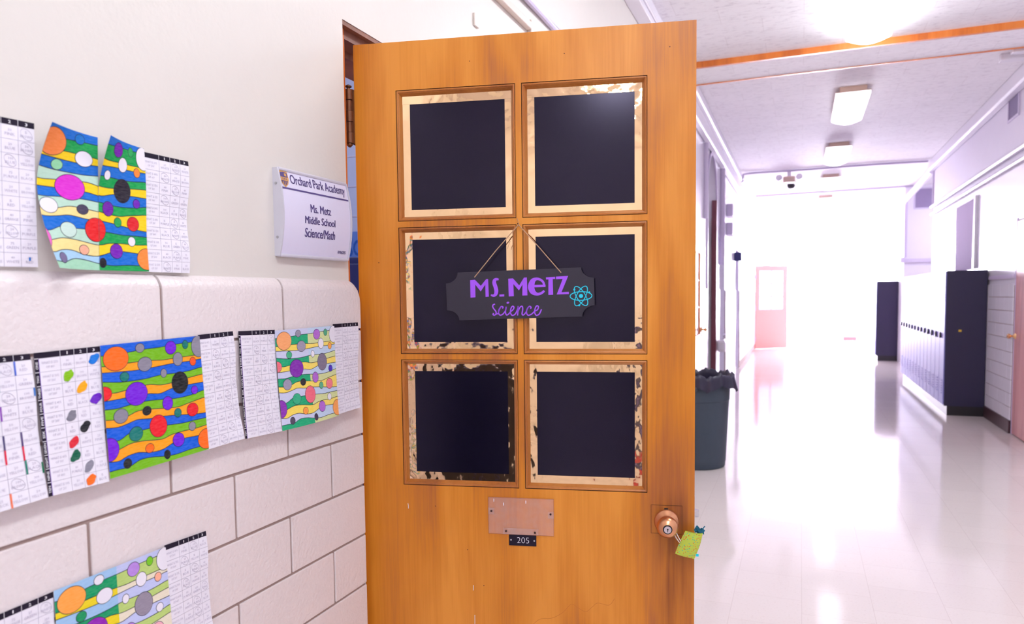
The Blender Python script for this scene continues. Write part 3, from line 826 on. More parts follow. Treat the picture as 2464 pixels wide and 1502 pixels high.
for s_ in ([(757, 1160), (735, 1168), (729, 1190), (742, 1216), (766, 1246), (770, 1276), (750, 1293), (733, 1284), (742, 1268)],
           [(770, 1280), (795, 1270), (806, 1235), (830, 1190), (854, 1196), (846, 1212)], [(830, 1190), (806, 1225), (800, 1265), (818, 1292), (852, 1280), (885, 1235), (892, 1190)],
           [(892, 1190), (884, 1255), (896, 1290), (918, 1282), (945, 1252), (975, 1226), (986, 1198), (968, 1186), (949, 1215), (945, 1265), (966, 1295), (1002, 1278), (1030, 1220), (1036, 1182)],
           [(1036, 1182), (1034, 1240), (1030, 1297)], [(1034, 1250), (1058, 1200), (1084, 1186), (1092, 1220), (1084, 1278), (1102, 1290), (1132, 1255), (1150, 1212), (1175, 1186), (1193, 1200), (1184, 1214)],
           [(1168, 1188), (1145, 1218), (1138, 1262), (1156, 1293), (1196, 1282), (1235, 1247), (1270, 1226), (1282, 1193), (1262, 1180), (1242, 1210), (1236, 1260), (1256, 1294), (1292, 1278), (1318, 1222)]):
    ribbon(t, smooth_path(s_, 6), W9, smap, M_PURPLE)
disc(t, 912, 1143, 17, 12, lambda x, y: smap(x, y), M_PURPLE, rot=-0.3, n=20)
t.build('script_lettering', sign)['label'] = 'purple joined-up lettering on the sign'
t = MB()
for r_ in (-0.03, math.pi / 3 - 0.03, 2 * math.pi / 3 - 0.03):
    ribbon(t, ellipse_pts(1793, 1063, 131, 52, r_, 56), 10, smap, M_CYAN, True)
disc(t, 1793, 1063, 25, 24, lambda x, y: smap(x, y, -0.0064), M_CYAN)
for x, y in ((1712, 987), (1892, 1020), (1772, 1175)): disc(t, x, y, 12, 12, lambda a, b: smap(a, b, -0.0064), M_CYAN, n=20)
t.build('atom_symbol', sign)['label'] = 'cyan atom symbol'
t = MB(); zt_ = 0.193 - 0.008
sl = rt(-0.120, 0.0500); sr_ = rt(0.1145, 0.0530)
t.tube([(sl[0], -0.0075, sl[1]), (-0.062, -0.0065, (sl[1] + zt_) / 2 + 0.001), (0.0, -0.0025, zt_)], 0.0013, M_TWINE, 8)
t.tube([(sr_[0], -0.0075, sr_[1]), (0.058, -0.0065, (sr_[1] + zt_) / 2), (0.0, -0.0025, zt_)], 0.0013, M_TWINE, 8)
t.tube([(0.0, -0.0025, zt_), (-0.0008, -0.0015, zt_ + 0.008), (-0.004, -0.0015, zt_ + 0.017)], 0.0008, M_TWINE, 8)
t.tube([(-0.002, 0.004, zt_ + 0.003), (-0.002, -0.0035, zt_ + 0.003)], 0.0015, M_DARKSCREW, 8)
t.tube([(-0.022, -0.0065, 0.142), (-0.028, -0.006, 0.128), (-0.030, -0.006, 0.122)], 0.0006, M_TWINE, 6)
t.build('twine', sign, smooth=True)['label'] = 'thin brown jute twine'

# ------------------------------------------------------------------ small pouch on the knob
pouch = empty('fabric_pouch', door_pt(0.895, 0.030, E0 - 0.648), DANG)
tag(pouch, 'small green dotted fabric pouch hanging from the bronze door knob', 'pouch')
cs = [(-0.006, 0.0375), (0.0375, 0.034), (0.0165, -0.0365), (-0.0325, -0.0235)]   # TL TR BR BL in door plane
def pmap(u, v, side):
    a = [(1 - u) * (1 - v) * c0 + u * (1 - v) * c1 + u * v * c2 + (1 - u) * v * c3 for c0, c1, c2, c3 in zip(*cs)]
    sag = 0.004 * math.sin(math.pi * u)
    puff = 0.0055 * (math.sin(math.pi * u) * math.sin(math.pi * (0.12 + 0.88 * v)))**0.5 if 0 < u < 1 and v < 1 else 0
    wob = 0.003 * math.sin(5 * u + 3 * v)
    return (a[0] + 0.004 * math.sin(math.pi * v) * (u - 0.3), -(puff * side) + wob - 0.003 * v, a[1] - sag * (1 - v))
m = MB(); m.grid(lambda u, v: pmap(u, v, 1), 16, 16, M_CLOTH); m.grid(lambda u, v: pmap(u, v, -1), 16, 16, M_CLOTH)
m.build('bag', pouch, smooth=True, auto=0)
m = MB(); m.grid(lambda u, v: (0.018 + 0.024 * u + 0.003 * math.sin(9 * v), 0.006 + 0.004 * math.sin(7 * u), 0.030 + 0.016 * v + 0.004 * math.sin(8 * u)), 8, 6, M_TEAL)
m.grid(lambda u, v: (0.018 + 0.024 * u, 0.010 + 0.003 * math.sin(7 * u), 0.028 + 0.014 * v + 0.003 * math.sin(11 * u)), 8, 6, M_TEAL)
m.build('lining', pouch, smooth=True)['label'] = 'frayed teal lining at the open top'
m = MB(); m.box(0.0205, 0.0275, -0.001, 0.001, -0.029, -0.023, M_CYAN); m.build('tag', pouch)['label'] = 'tiny cyan tag at the side seam'
m = MB()
kx, kz_ = KU - 0.895, -0.597 + 0.648
m.tube(smooth_path([(-0.021, -0.002, 0.006), (-0.030, 0.0, 0.018), (kx + 0.014, 0.004, kz_ - 0.016), (kx - 0.002, 0.008, kz_ - 0.0155), (kx - 0.0155, 0.008, kz_), (kx, 0.008, kz_ + 0.0155), (kx + 0.0155, 0.008, kz_)], 6), 0.0013, M_CORD, 8)
m.tube(smooth_path([(-0.018, -0.002, 0.010), (-0.026, 0.0, 0.024), (kx + 0.0155, 0.006, kz_)], 6), 0.0013, M_CORD, 8)
m.build('loop', pouch, smooth=True)['label'] = 'pale elastic loop'

# ------------------------------------------------------------------ room sign on the wall
PY0, PY1, PZ0, PZ1 = 1.363, 1.636, 1.547, 1.749
pl = empty('room_sign', (XP, (PY0 + PY1) / 2, PZ0))
tag(pl, 'white curved room sign on the wall beside the door frame', 'sign')
pw, ph = (PY1 - PY0), (PZ1 - PZ0)
def bow(t): return 0.012 + 0.0145 * (1 - (2 * t - 1) ** 2)      # how far the face stands off the wall at height t
m = MB()
m.grid(lambda u, v: (bow(v) - 0.001, -pw / 2 + 0.004 + (pw - 0.008) * u, ph * v), 2, 24, M_FACE)
def fmap(x, y, d=0.0006):
    return (bow(y / ph) - 0.001 + d, -pw / 2 + x, y)
m.add([fmap(a, b) for b in (0.1545, 0.1585) for a in (0.006, pw - 0.006)], [(0, 1, 3, 2)], M_PLUM)
put_text(m, 'Orchard Park Academy', fmap, 0.040, 0.258, 0.163, 0.1915, M_PLUM, 0, 4, 0.0005)
put_text(m, 'Ms. Metz', fmap, 0.103, 0.184, 0.109, 0.1285, M_PLUM, 0, 4, 0.0007)
put_text(m, 'Middle School', fmap, 0.081, 0.201, 0.081, 0.099, M_PLUM, 0, 4, 0.0007)
put_text(m, 'Science/Math', fmap, 0.082, 0.202, 0.049, 0.0705, M_PLUM, 0, 4, 0.0007)
put_text(m, 'RM#205', fmap, 0.222, 0.256, 0.0155, 0.0235, M_PLUM, 0, 3, 0.0003)
m.build('insert', pl, smooth=True, auto=0)['label'] = 'lilac printed insert naming room and class'
m = MB()
sh = [(0.010, 0.195), (0.0245, 0.1975), (0.039, 0.195), (0.040, 0.178), (0.035, 0.166), (0.0245, 0.158), (0.014, 0.166), (0.009, 0.178)]
gold = plain('gold_print', srgb(214, 160, 84), 0.5)
m.add([fmap(x - 0.006, y, 0.0007) for x, y in sh], [tuple(range(8))], gold)
ins = lambda k: [((x - 0.0245) * k + 0.0245 - 0.006, (y - 0.178) * k + 0.178) for x, y in sh]
m.add([fmap(x, y, 0.0010) for x, y in ins(0.84)], [tuple(range(8))], M_PLUM)
m.add([fmap(x, y, 0.0013) for x, y in ((0.0055, 0.1735), (0.0315, 0.1735), (0.0315, 0.1815), (0.0055, 0.1815))], [(0, 1, 2, 3)], gold)
put_text(m, 'OPA', lambda x, y: fmap(x, y, 0.0016), 0.009, 0.028, 0.1750, 0.1800, M_PLUM, 0.01, 3)
for x in (0.0125, 0.0185, 0.0245): m.add([fmap(a, b, 0.0013) for a, b in ((x - 0.001, 0.1625 if x == 0.0185 else 0.166), (x + 0.001, 0.1625 if x == 0.0185 else 0.166), (x + 0.001, 0.172), (x - 0.001, 0.172))], [(0, 1, 2, 3)], gold)
m.add([fmap(a, b, 0.0013) for a, b in ((0.020, 0.184), (0.027, 0.184), (0.027, 0.191), (0.020, 0.191))], [(0, 1, 2, 3)], gold)
m.build('crest', pl)['label'] = 'gold and plum school shield'
for ys, nm in ((-pw / 2 - 0.001, 0), (pw / 2 - 0.003, 1)):
    m = MB(); pts = [(0, ys, 0)] + [(bow(k / 16) + (0.0018), ys, ph * k / 16) for k in range(17)] + [(0, ys, ph)]
    m.prism(pts, (0, 0.004, 0), M_SILVER)
    if nm == 0:
        for z in (0.043, 0.166):
            m.lathe([(0.0030, -0.001), (0.0030, 0.0014), (0.001, 0.0018)], M_SCREW, (0.0095, ys, z), '-y', n=14)
    m.build('end_cap', pl)
for zz in (-0.002, ph - 0.006):
    m = MB(); m.box(0.0, 0.0155, -pw / 2 + 0.003, pw / 2 - 0.003, zz, zz + 0.008, M_SILVER)
    m.build('rail', pl, bevel=0.003)

# ------------------------------------------------------------------ pupils' posters
Hc = homography([(735, 220), (1465, 148), (1515, 985), (785, 1200)], [(0, 0), (1, 0), (1, 1), (0, 1)])
RAW_B = [[(737, 297), (850, 285), (960, 265), (1070, 245), (1172, 232), (1290, 210), (1400, 195), (1460, 180)],
 [(738, 375), (850, 365), (950, 345), (1115, 328), (1200, 325), (1275, 312), (1380, 297), (1460, 285)],
 [(740, 420), (850, 412), (1010, 398), (1130, 378), (1270, 350), (1390, 333), (1460, 318)],
 [(742, 485), (860, 487), (960, 478), (1080, 460), (1180, 435), (1300, 420), (1380, 405), (1460, 380)],
 [(745, 562), (830, 567), (920, 545), (1090, 505), (1180, 508), (1270, 490), (1380, 455), (1470, 430)],
 [(747, 628), (800, 622), (920, 600), (1090, 572), (1180, 570), (1270, 530), (1380, 505), (1475, 488)],
 [(750, 690), (850, 680), (940, 655), (1080, 625), (1190, 615), (1300, 605), (1400, 580), (1477, 548)],
 [(752, 768), (850, 760), (930, 735), (1000, 700), (1080, 688), (1190, 680), (1300, 670), (1380, 640), (1480, 602)],
 [(755, 825), (850, 818), (930, 790), (1000, 762), (1100, 755), (1180, 740), (1290, 730), (1400, 725), (1487, 715)],
 [(760, 935), (860, 915), (940, 860), (1040, 840), (1100, 825), (1220, 805), (1330, 790), (1410, 770), (1492, 752)],
 [(765, 1000), (850, 985), (940, 940), (1040, 920), (1180, 908), (1250, 875), (1330, 850), (1420, 830), (1497, 805)],
 [(770, 1075), (850, 1070), (920, 1030), (1000, 1005), (1090, 1005), (1180, 985), (1270, 930), (1350, 900), (1500, 875)],
 [(785, 1148), (850, 1130), (930, 1110), (1010, 1060), (1100, 1040), (1190, 1035), (1280, 1020), (1380, 985), (1510, 950)]]
RAW_C = {1: (850, 315, 95, 88), 2: (1028, 237, 33, 33), 3: (1066, 355, 54, 52), 4: (910, 447, 35, 35), 5: (1000, 571, 86, 86), 6: (752, 574, 61, 54), 7: (876, 735, 55, 53), 8: (1076, 697, 34, 33),
 9: (1158, 810, 65, 82), 10: (987, 867, 53, 53), 11: (785, 985, 73, 88), 12: (1086, 974, 33, 34), 13: (917, 1086, 31, 36), 14: (1212, 1022, 23, 33), 15: (1255, 235, 40, 48), 16: (1360, 212, 21, 31),
 17: (1455, 225, 50, 78), 18: (1306, 318, 34, 49), 19: (1413, 335, 22, 31), 20: (1205, 421, 22, 32), 21: (1320, 490, 57, 80), 22: (1420, 545, 23, 31), 23: (1231, 642, 37, 50), 24: (1301, 713, 25, 33),
 25: (1404, 690, 40, 49), 26: (1399, 813, 25, 33), 27: (1299, 913, 42, 51), 28: (1500, 905, 62, 75)}
def uv_curve(raw, n=40):
    p = smooth_path([Hc(*q) for q in raw], 8)
    xs = np.array([a for a, _ in p]); ys = np.array([b for _, b in p])
    u = np.linspace(0, 1, n + 1)
    return np.interp(u, xs, ys)
CURVES = [np.zeros(41)] + [uv_curve(r) for r in RAW_B] + [np.ones(41)]
CIRC = {}
for k, (cx, cy, rx, ry) in RAW_C.items():
    c = Hc(cx, cy); l, r = Hc(cx - rx, cy), Hc(cx + rx, cy); t_, b_ = Hc(cx, cy - ry), Hc(cx, cy + ry)
    CIRC[k] = (c[0], c[1], math.hypot(r[0] - l[0], 0) / 2, abs(b_[1] - t_[1]) / 2)
def patch(c, x_top, x_bot, lift=None):
    """c: (Y, Z) of the sheet's corners TL TR BR BL on the wall; returns a map of (u, v, layer) to a point."""
    def f(u, v, layer=0):
        u = min(max(u, 0), 1); v = min(max(v, 0), 1)
        y = (1 - u) * (1 - v) * c[0][0] + u * (1 - v) * c[1][0] + u * v * c[2][0] + (1 - u) * v * c[3][0]
        z = (1 - u) * (1 - v) * c[0][1] + u * (1 - v) * c[1][1] + u * v * c[2][1] + (1 - u) * v * c[3][1]
        x = x_top + (x_bot - x_top) * v * v + (lift(u, v) if lift else 0)
        return (x + layer * 0.00016, y, z)
    return f
def artwork(P, colors_l, colors_r, circ, parent, split=0.52, u0=0.0, u1=1.0, sheet='artwork'):
    """Wavy bands and circles; P maps the sheet's own (0..1) square; u0..u1 is the stretch of the design that the sheet carries."""
    m = MB(); s_ = 1 / (u1 - u0)
    m.grid(lambda a, b: P(a, b, 0), 20, 20, M_PAPER)
    us = np.linspace(0, 1, 41)
    def cur(i, u): return float(np.interp(u, us, CURVES[i]))
    def band(i, a, b, mat):
        n = max(2, int(round((b - a) * 40)))
        v = []
        for j in (0, 1):
            for k in range(n + 1):
                u = a + (b - a) * k / n; v.append(P((u - u0) * s_, cur(i + j, u), 1))
        m.add(v, [(k, k + 1, n + 2 + k, n + 1 + k) for k in range(n)], mat)
    for i in range(14):
        if u0 < split: band(i, u0, min(split, u1), marker(*colors_l[i % len(colors_l)] if len(colors_l) == 3 else colors_l[i]))
        if u1 > split: band(i, max(split, u0), u1, marker(*colors_r[i % len(colors_r)] if len(colors_r) == 3 else colors_r[i]))
    for i in range(1, 14):
        pts = [((u - u0) * s_, cur(i, u)) for u in np.linspace(u0, u1, 30)]
        ribbon(m, pts, 0.0052, lambda a, b: P(a, b, 2), M_OUTLINE)
    for k, c in circ.items():
        cx, cy, rx, ry = CIRC[k]
        if cx + rx < u0 or cx - rx > u1 or c is None: continue
        X, RX = (cx - u0) * s_, rx * s_
        disc(m, X, cy, RX * 1.0 + 0.0022 * s_, ry + 0.0024, lambda a, b: P(a, b, 3), M_OUTLINE)
        disc(m, X, cy, RX - 0.0016 * s_, ry - 0.0018, lambda a, b: P(a, b, 4), M_PAPER if c == 'w' else marker(*c))
    return m.build(sheet, parent, fix=False)
PERC = ['10%', '25%', '50%', '20%', '40%', '75%', '5%', '30%', '60%', '15%']
OFS = ['50?', '80?', '90?', '200?', '300?', '400?', '60?', '500?', '20?', '30?']
ANS = ['RED', 'BLUE', 'GREEN', 'YELLOW', 'PURPLE', 'ORANGE', 'BLACK', 'BROWN', 'PINK', 'WHITE']
ROWN = ['ONE', 'TWO', 'THREE', 'FOUR', 'FIVE', 'SIX', 'SEVEN', 'EIGHT', 'NINE', 'TEN']
def worksheet(P, parent, cols, seed, strip=0.0, marks=(), edge=None, rings=(), header=0.042):
    """cols: boundaries of the cells (label column first); strip: width of the black row-name strip."""
    m = MB(); rnd = random.Random(seed)
    m.grid(lambda a, b: P(a, b, 0), 12, 24, M_PAPER)
    def rect(a0, a1, b0, b1, layer, mat, nv=1, nu=1):
        m.grid(lambda s_, t_: P(a0 + (a1 - a0) * s_, b0 + (b1 - b0) * t_, layer), nu, nv, mat)
    def txt(body, a0, a1, b0, b1, mat, layer=3, res=1, off=0.012):
        put_text(m, body, lambda x, y: P(x, y, layer), a0, a1, b1, b0, mat, off, res)
    rect(strip, 1, 0, header, 1, M_INK, 1, 10)
    for i in range(1, len(cols)):
        if i > 1 and cols[i] <= 1:
            w = cols[i] - cols[i - 1]; cx = (cols[i] + cols[i - 1]) / 2
            hw_ = 0.007 if i == 2 else 0.018
            txt(str(i - 1), cx - hw_, cx + hw_, 0.011, 0.032, M_WHITEINK)
        if cols[i] < 1: rect(cols[i] - 0.003, cols[i] + 0.003, 0, header, 2, M_WHITEINK)
    rh = (1 - header) / 10
    for r in range(1, 10): rect(strip, 1, header + rh * r - 0.0012, header + rh * r + 0.0012, 1, M_LINE, 1, 12)
    for c_ in cols[1:-1]: rect(c_ - 0.0026, c_ + 0.0026, header, 1, 1, M_LINE, 24)
    if strip:
        rect(0, strip, 0, 1, 1, M_INK, 24)
        rect(strip, strip + 0.007, header, 1, 1, marker(120, 70, 190), 24)
        for r in range(10):
            b0 = header + rh * r
            rect(0, strip, b0 - 0.002, b0 + 0.002, 2, M_WHITEINK)
            v, f, asp = text_mesh(ROWN[r], 0.01, 2)
            L = min(rh * 0.75, 0.013 * len(ROWN[r]) + 0.012)
            m.add([P(strip * (0.22 + 0.56 * (1 - q)), b0 + rh / 2 + L / 2 - L * a_, 3) for a_, q in v], f, M_WHITEINK)
    for r in range(10):
        b0 = header + rh * r
        for i in range(len(cols) - 1):
            a0, a1 = cols[i], cols[i + 1]; w = a1 - a0
            if a1 > 1.02 or a0 < 0: continue
            if i == 0:
                txt('WHAT IS ' + PERC[(r + seed) % 10], a0 + w * 0.10, a0 + w * 0.88, b0 + rh * 0.24, b0 + rh * 0.44, M_PALETEXT, res=1)
                txt('OF ' + OFS[(r * 3 + seed) % 10], a0 + w * 0.30, a0 + w * 0.70, b0 + rh * 0.56, b0 + rh * 0.76, M_PALETEXT, res=1)
            else:
                q = rnd.choice((5, 10, 20, 25, 40, 50, 75, 80, 100, 150, 300)); an = rnd.choice(ANS)
                txt(str(q), a0 + w * 0.40, a0 + w * (0.50 + 0.06 * len(str(q))), b0 + rh * 0.26, b0 + rh * 0.44, M_PALETEXT)
                hwid = min(0.40, 0.075 * len(an))
                txt(an, a0 + w * (0.5 - hwid), a0 + w * (0.5 + hwid), b0 + rh * 0.54, b0 + rh * 0.74, M_PALETEXT)
    for (r, i) in rings:
        a0, a1 = cols[i], cols[i + 1]; b0 = header + rh * r
        ribbon(m, ellipse_pts((a0 + a1) / 2, b0 + rh * 0.5, (a1 - a0) * 0.36, rh * 0.38, 0.2, 24), 0.003, lambda x, y: P(x, y, 3), M_LINE, True)
    for (r, i, col) in marks:
        a0, a1 = cols[i], cols[i + 1]; b0 = header + rh * r; cx, cy = (a0 + a1) / 2, b0 + rh * 0.5
        pts = []
        for k in range(12):
            a_ = 2 * math.pi * k / 12; q = rnd.uniform(0.82, 1.12)
            pts.append((cx + (a1 - a0) * 0.42 * q * math.cos(a_) , cy + rh * 0.40 * q * math.sin(a_) - 0.25 * (a1 - a0) * 0.3 * math.cos(a_)))
        m.add([P(x, y, 5) for x, y in smooth_path(pts, 3, True)], [tuple(range(36))], marker(*col))
    for (a, r0, r1, col) in (edge or ()):
        rect(a - 0.012, a + 0.012, header + rh * r0, header + rh * r1, 5, marker(*col), 6)
    return m.build('worksheet', parent, fix=False)
def wave(amp, f1, f2, edge=None):
    return lambda u, v: amp * (math.sin(f1 * u + 1.0) * 0.5 + 0.5) * math.sin(math.pi * v) + (0.004 * max(0, math.sin(f2 * v)) * u ** 3)
BL, GR, OR = (0, 92, 214), (116, 186, 8), (255, 162, 4)

# the poster standing on the wainscot ledge
pA = empty('maths_poster', (0, 0, 0))
tag(pA, 'curling poster of blue, green and yellow waves standing on the tile ledge', 'poster', 'coloured percentage posters')
def liftA1(u, v):
    q = (1 - u) ** 1.6
    return q * (0.036 * ((0.40 - v) / 0.40) ** 1.6 if v < 0.40 else 0.050 * ((v - 0.40) / 0.60) ** 1.6) + 0.002
def liftA2(u, v):
    return 0.030 * (1 - u) ** 1.8 * max(0, (0.40 - v) / 0.40) ** 1.4 + 0.003 + 0.002 * math.sin(6 * v) * u
bl2, gn2, yl2, pg, pyl, lb = (0, 108, 206), (0, 160, 76), (250, 212, 10), (190, 226, 206), (250, 226, 150), (60, 150, 226)
A_l = [bl2, gn2, yl2, bl2, pg, yl2, bl2, pg, pyl, bl2, pg, pyl, (170, 212, 240), (168, 222, 190)]
A_r = [bl2, gn2, yl2, bl2, gn2, yl2, bl2, gn2, yl2, bl2, gn2, yl2, bl2, gn2]
cA = {1: (250, 140, 70), 2: (0, 116, 200), 3: 'w', 4: (150, 220, 170), 5: (222, 44, 208), 6: (226, 16, 26), 7: 'w', 8: (70, 62, 90), 9: (226, 20, 26), 10: (206, 232, 220), 11: (240, 110, 200), 12: (248, 180, 150), 13: (120, 110, 150), 14: (18, 12, 26),
      15: (116, 10, 170), 16: (40, 170, 90), 17: 'w', 18: 'w', 19: (246, 138, 50), 20: 'w', 21: (30, 22, 40), 22: (110, 20, 180), 23: (110, 14, 160), 24: (30, 160, 80), 25: (220, 24, 36), 26: 'w', 27: (116, 14, 176), 28: (248, 140, 56)}
artwork(patch([(0.8045, 1.727), (0.9121, 1.7273), (0.9027, 1.4995), (0.7925, 1.4990)], XP + 0.003, XP + 0.006, liftA1), A_l, A_l, cA, pA, split=2, u0=0.07, u1=0.52)
artwork(patch([(0.9122, 1.7285), (1.0054, 1.7252), (1.0033, 1.5005), (0.9011, 1.4995)], XP + 0.003, XP + 0.006, liftA2), A_r, A_r, cA, pA, split=0.0, u0=0.52, u1=1.0)
worksheet(patch([(1.0050, 1.7205), (1.1092, 1.7193), (1.0968, 1.5000), (1.0005, 1.4995)], XP + 0.002, XP + 0.006, lambda u, v: 0.004 * u * (1 + math.sin(9 * v)) * 0.9), pA, [0.0, 0.34, 0.58, 0.80, 1.0], 3, rings=((0, 2), (1, 1), (2, 2), (3, 1), (4, 3), (5, 2), (6, 2), (7, 3), (8, 2), (9, 1)))
tA = empty('maths_poster', (0, 0, 0))
tag(tA, 'white worksheet cut by the picture edge on the tile ledge', 'poster', 'coloured percentage posters')
worksheet(patch([(0.6900, 1.7256), (0.8022, 1.7275), (0.7947, 1.5012), (0.6800, 1.4994)], XP + 0.003, XP + 0.006), tA, [0.0, 0.30, 0.54, 0.77, 1.0], 5, rings=((0, 3), (1, 3), (2, 2), (7, 2)), edge=((0.885, 9.3, 9.55, (20, 120, 210)),))

# the bright felt-pen poster
pC = empty('maths_poster', (0, 0, 0))
tag(pC, 'vivid poster of bold blue, lime and orange waves with worksheets on the tiles', 'poster', 'coloured percentage posters')
pu, gy, rd, tl, bk, og = (116, 16, 214), (140, 136, 152), (230, 14, 34), (0, 120, 112), (20, 20, 24), (255, 108, 8)
cC = {1: og, 2: gy, 3: gy, 4: tl, 5: pu, 6: rd, 7: gy, 8: bk, 9: rd, 10: tl, 11: pu, 12: og, 13: bk, 14: bk, 15: pu, 16: tl, 17: gy, 18: gy, 19: (240, 84, 20), 20: gy, 21: bk, 22: pu, 23: pu, 24: tl, 25: rd, 26: gy, 27: pu, 28: og}
dz = 0.002
worksheet(patch([(0.7672, 1.3669), (0.8825, 1.3702), (0.8760, 1.1397), (0.7689, 1.1412)], XW + 0.004, XW + 0.0200, wave(0.003, 5, 0)), pC, [0.065, 0.375, 0.585, 0.79, 1.0], 11, strip=0.06,
          marks=((0, 3, (0, 120, 220)), (1, 1, (130, 190, 0)), (2, 2, (252, 174, 10)), (3, 3, (104, 20, 190)), (4, 1, (130, 128, 142)), (5, 2, (24, 24, 34)), (6, 1, (220, 30, 50)), (7, 1, (0, 96, 70)), (8, 2, (140, 138, 154)), (9, 2, (246, 110, 16))))
artwork(patch([(0.8809, 1.3711), (1.1000, 1.3763), (1.0981, 1.1512), (0.8762, 1.1440)], XW + 0.0065, XW + 0.0220, wave(0.004, 7, 0)), [BL, GR, OR], [BL, GR, OR], cC, pC)
worksheet(patch([(1.0985, 1.3780), (1.1940, 1.3809), (1.1976, 1.1535), (1.0970, 1.1495)], XW + 0.004, XW + 0.0190, wave(0.003, 4, 8)), pC, [0.0, 0.34, 0.59, 0.84, 1.01], 14, rings=((0, 2), (1, 1), (2, 2), (3, 1), (4, 3), (5, 2), (6, 2), (7, 3), (8, 2), (9, 1)))
# the pastel crayon poster
pD = empty('maths_poster', (0, 0, 0))
tag(pD, 'pastel crayon poster of yellow, green and pale blue waves by the door edge', 'poster', 'coloured percentage posters')
D_l = [(206, 210, 238), (20, 170, 116), (250, 222, 96)]; D_l2 = [(206, 210, 238), (60, 186, 136), (250, 222, 96)]
D_r = [(196, 216, 240), (216, 224, 160), (250, 224, 110)]
lp = (178, 106, 206)
cD = {1: (250, 170, 110), 2: (150, 146, 164), 3: (162, 154, 176), 4: (70, 180, 130), 5: (130, 40, 170), 6: (240, 116, 130), 7: (160, 154, 178), 8: (44, 36, 44), 9: (240, 110, 130), 10: (50, 178, 130), 11: (140, 50, 178), 12: (252, 160, 70), 13: (80, 68, 92), 14: (66, 54, 82),
      15: lp, 16: (84, 172, 130), 17: 'w', 18: 'w', 19: (252, 168, 76), 20: 'w', 21: (130, 120, 142), 22: (78, 50, 190), 23: lp, 24: (96, 180, 140), 25: (240, 128, 140), 26: 'w', 27: lp, 28: (252, 168, 92)}
worksheet(patch([(1.2098, 1.3802), (1.3247, 1.3776), (1.3187, 1.1481), (1.2012, 1.1520)], XW + 0.004, XW + 0.0210, wave(0.003, 5, 0)), pD, [0.055, 0.36, 0.575, 0.785, 1.0], 21, strip=0.052, rings=((0, 3), (1, 1), (2, 2), (3, 3), (4, 1), (5, 2), (6, 1), (8, 2), (9, 2)))
artwork(patch([(1.3220, 1.3758), (1.5471, 1.3780), (1.5333, 1.1498), (1.3174, 1.1484)], XW + 0.006, XW + 0.0230, lambda u, v: 0.003 * math.sin(math.pi * v) + 0.006 * v ** 3 * math.sin(math.pi * u)), D_l, D_r, cD, pD)
worksheet(patch([(1.5440, 1.3823), (1.6573, 1.3825), (1.6355, 1.1561), (1.5320, 1.1524)], XW + 0.004, XW + 0.0190, wave(0.002, 4, 7)), pD, [0.03, 0.36, 0.58, 0.79, 1.0], 24, strip=0.03, rings=((1, 1), (3, 1), (5, 2), (6, 2)))
# the worksheet cut off at the picture edge
pB = empty('maths_poster', (0, 0, 0))
tag(pB, 'white worksheet with coloured pen strokes beside the vivid wave poster', 'poster', 'coloured percentage posters')
worksheet(patch([(0.6480, 1.3640), (0.7626, 1.3666), (0.7690, 1.1404), (0.6450, 1.1361)], XW + 0.003, XW + 0.0190, wave(0.003, 4, 6)), pB, [0.0, 0.31, 0.54, 0.77, 1.0], 31, rings=((0, 2), (2, 2), (4, 3), (7, 3), (8, 2)),
          edge=((0.545, 0, 1, (80, 110, 210)), (0.545, 1, 2, (30, 140, 130)), (0.545, 3, 4, (140, 70, 180)), (0.545, 5, 6, (64, 54, 110)), (0.545, 6, 7, (224, 30, 70)), (0.545, 9, 10, (240, 120, 80)), (0.775, 0, 1, (80, 110, 210)), (0.775, 5, 6, (84, 64, 120)), (0.775, 6, 7, (224, 30, 70)), (0.785, 7, 8, (20, 130, 110)), (0.99, 2, 2.6, (60, 120, 200)), (0.99, 7.4, 8.2, (0, 120, 80))))
# the soft coloured-pencil poster at the bottom
pE = empty('maths_poster', (0, 0, 0))
tag(pE, 'lowest poster on the tiles, half deep green and half pale lime waves', 'poster', 'coloured percentage posters')
E_l = [(160, 200, 238), (0, 156, 98), (240, 216, 20)]; E_r = [(196, 204, 244), (190, 216, 122), (240, 230, 206)]
cE = {1: (255, 166, 70), 2: 'w', 3: 'w', 4: (0, 150, 90), 5: (146, 24, 178), 6: (230, 60, 60), 7: 'w', 8: (50, 44, 54), 9: (240, 110, 120), 10: (0, 150, 90), 11: (146, 24, 178), 12: (255, 166, 70), 13: (70, 60, 80), 14: (60, 50, 70), 15: (186, 140, 226), 16: (120, 204, 26), 17: 'w', 18: 'w',
      19: (252, 180, 150), 20: 'w', 21: (152, 142, 160), 22: 'w', 23: (176, 130, 220), 24: (120, 200, 80), 25: (246, 180, 196), 26: 'w', 27: (186, 140, 226), 28: (252, 180, 120)}
worksheet(patch([(0.6608, 0.9800), (0.7801, 0.9827), (0.7720, 0.7550), (0.6540, 0.7510)], XW + 0.003, XW + 0.0190, wave(0.003, 5, 0)), pE, [0.03, 0.35, 0.57, 0.79, 1.0], 41, strip=0.03, rings=((0, 3), (1, 1)))
artwork(patch([(0.7795, 0.9841), (0.9995, 0.9837), (0.9990, 0.7550), (0.7767, 0.7530)], XW + 0.005, XW + 0.0200, wave(0.003, 7, 0)), E_l, E_r, cE, pE)
worksheet(patch([(0.9985, 0.9861), (1.1012, 0.9825), (1.0980, 0.7570), (0.9960, 0.7540)], XW + 0.003, XW + 0.0190, wave(0.003, 4, 8)), pE, [0.0, 0.33, 0.56, 0.80, 1.0], 44, rings=((0, 2), (1, 1), (2, 2), (3, 1), (4, 3), (5, 2), (6, 2)))

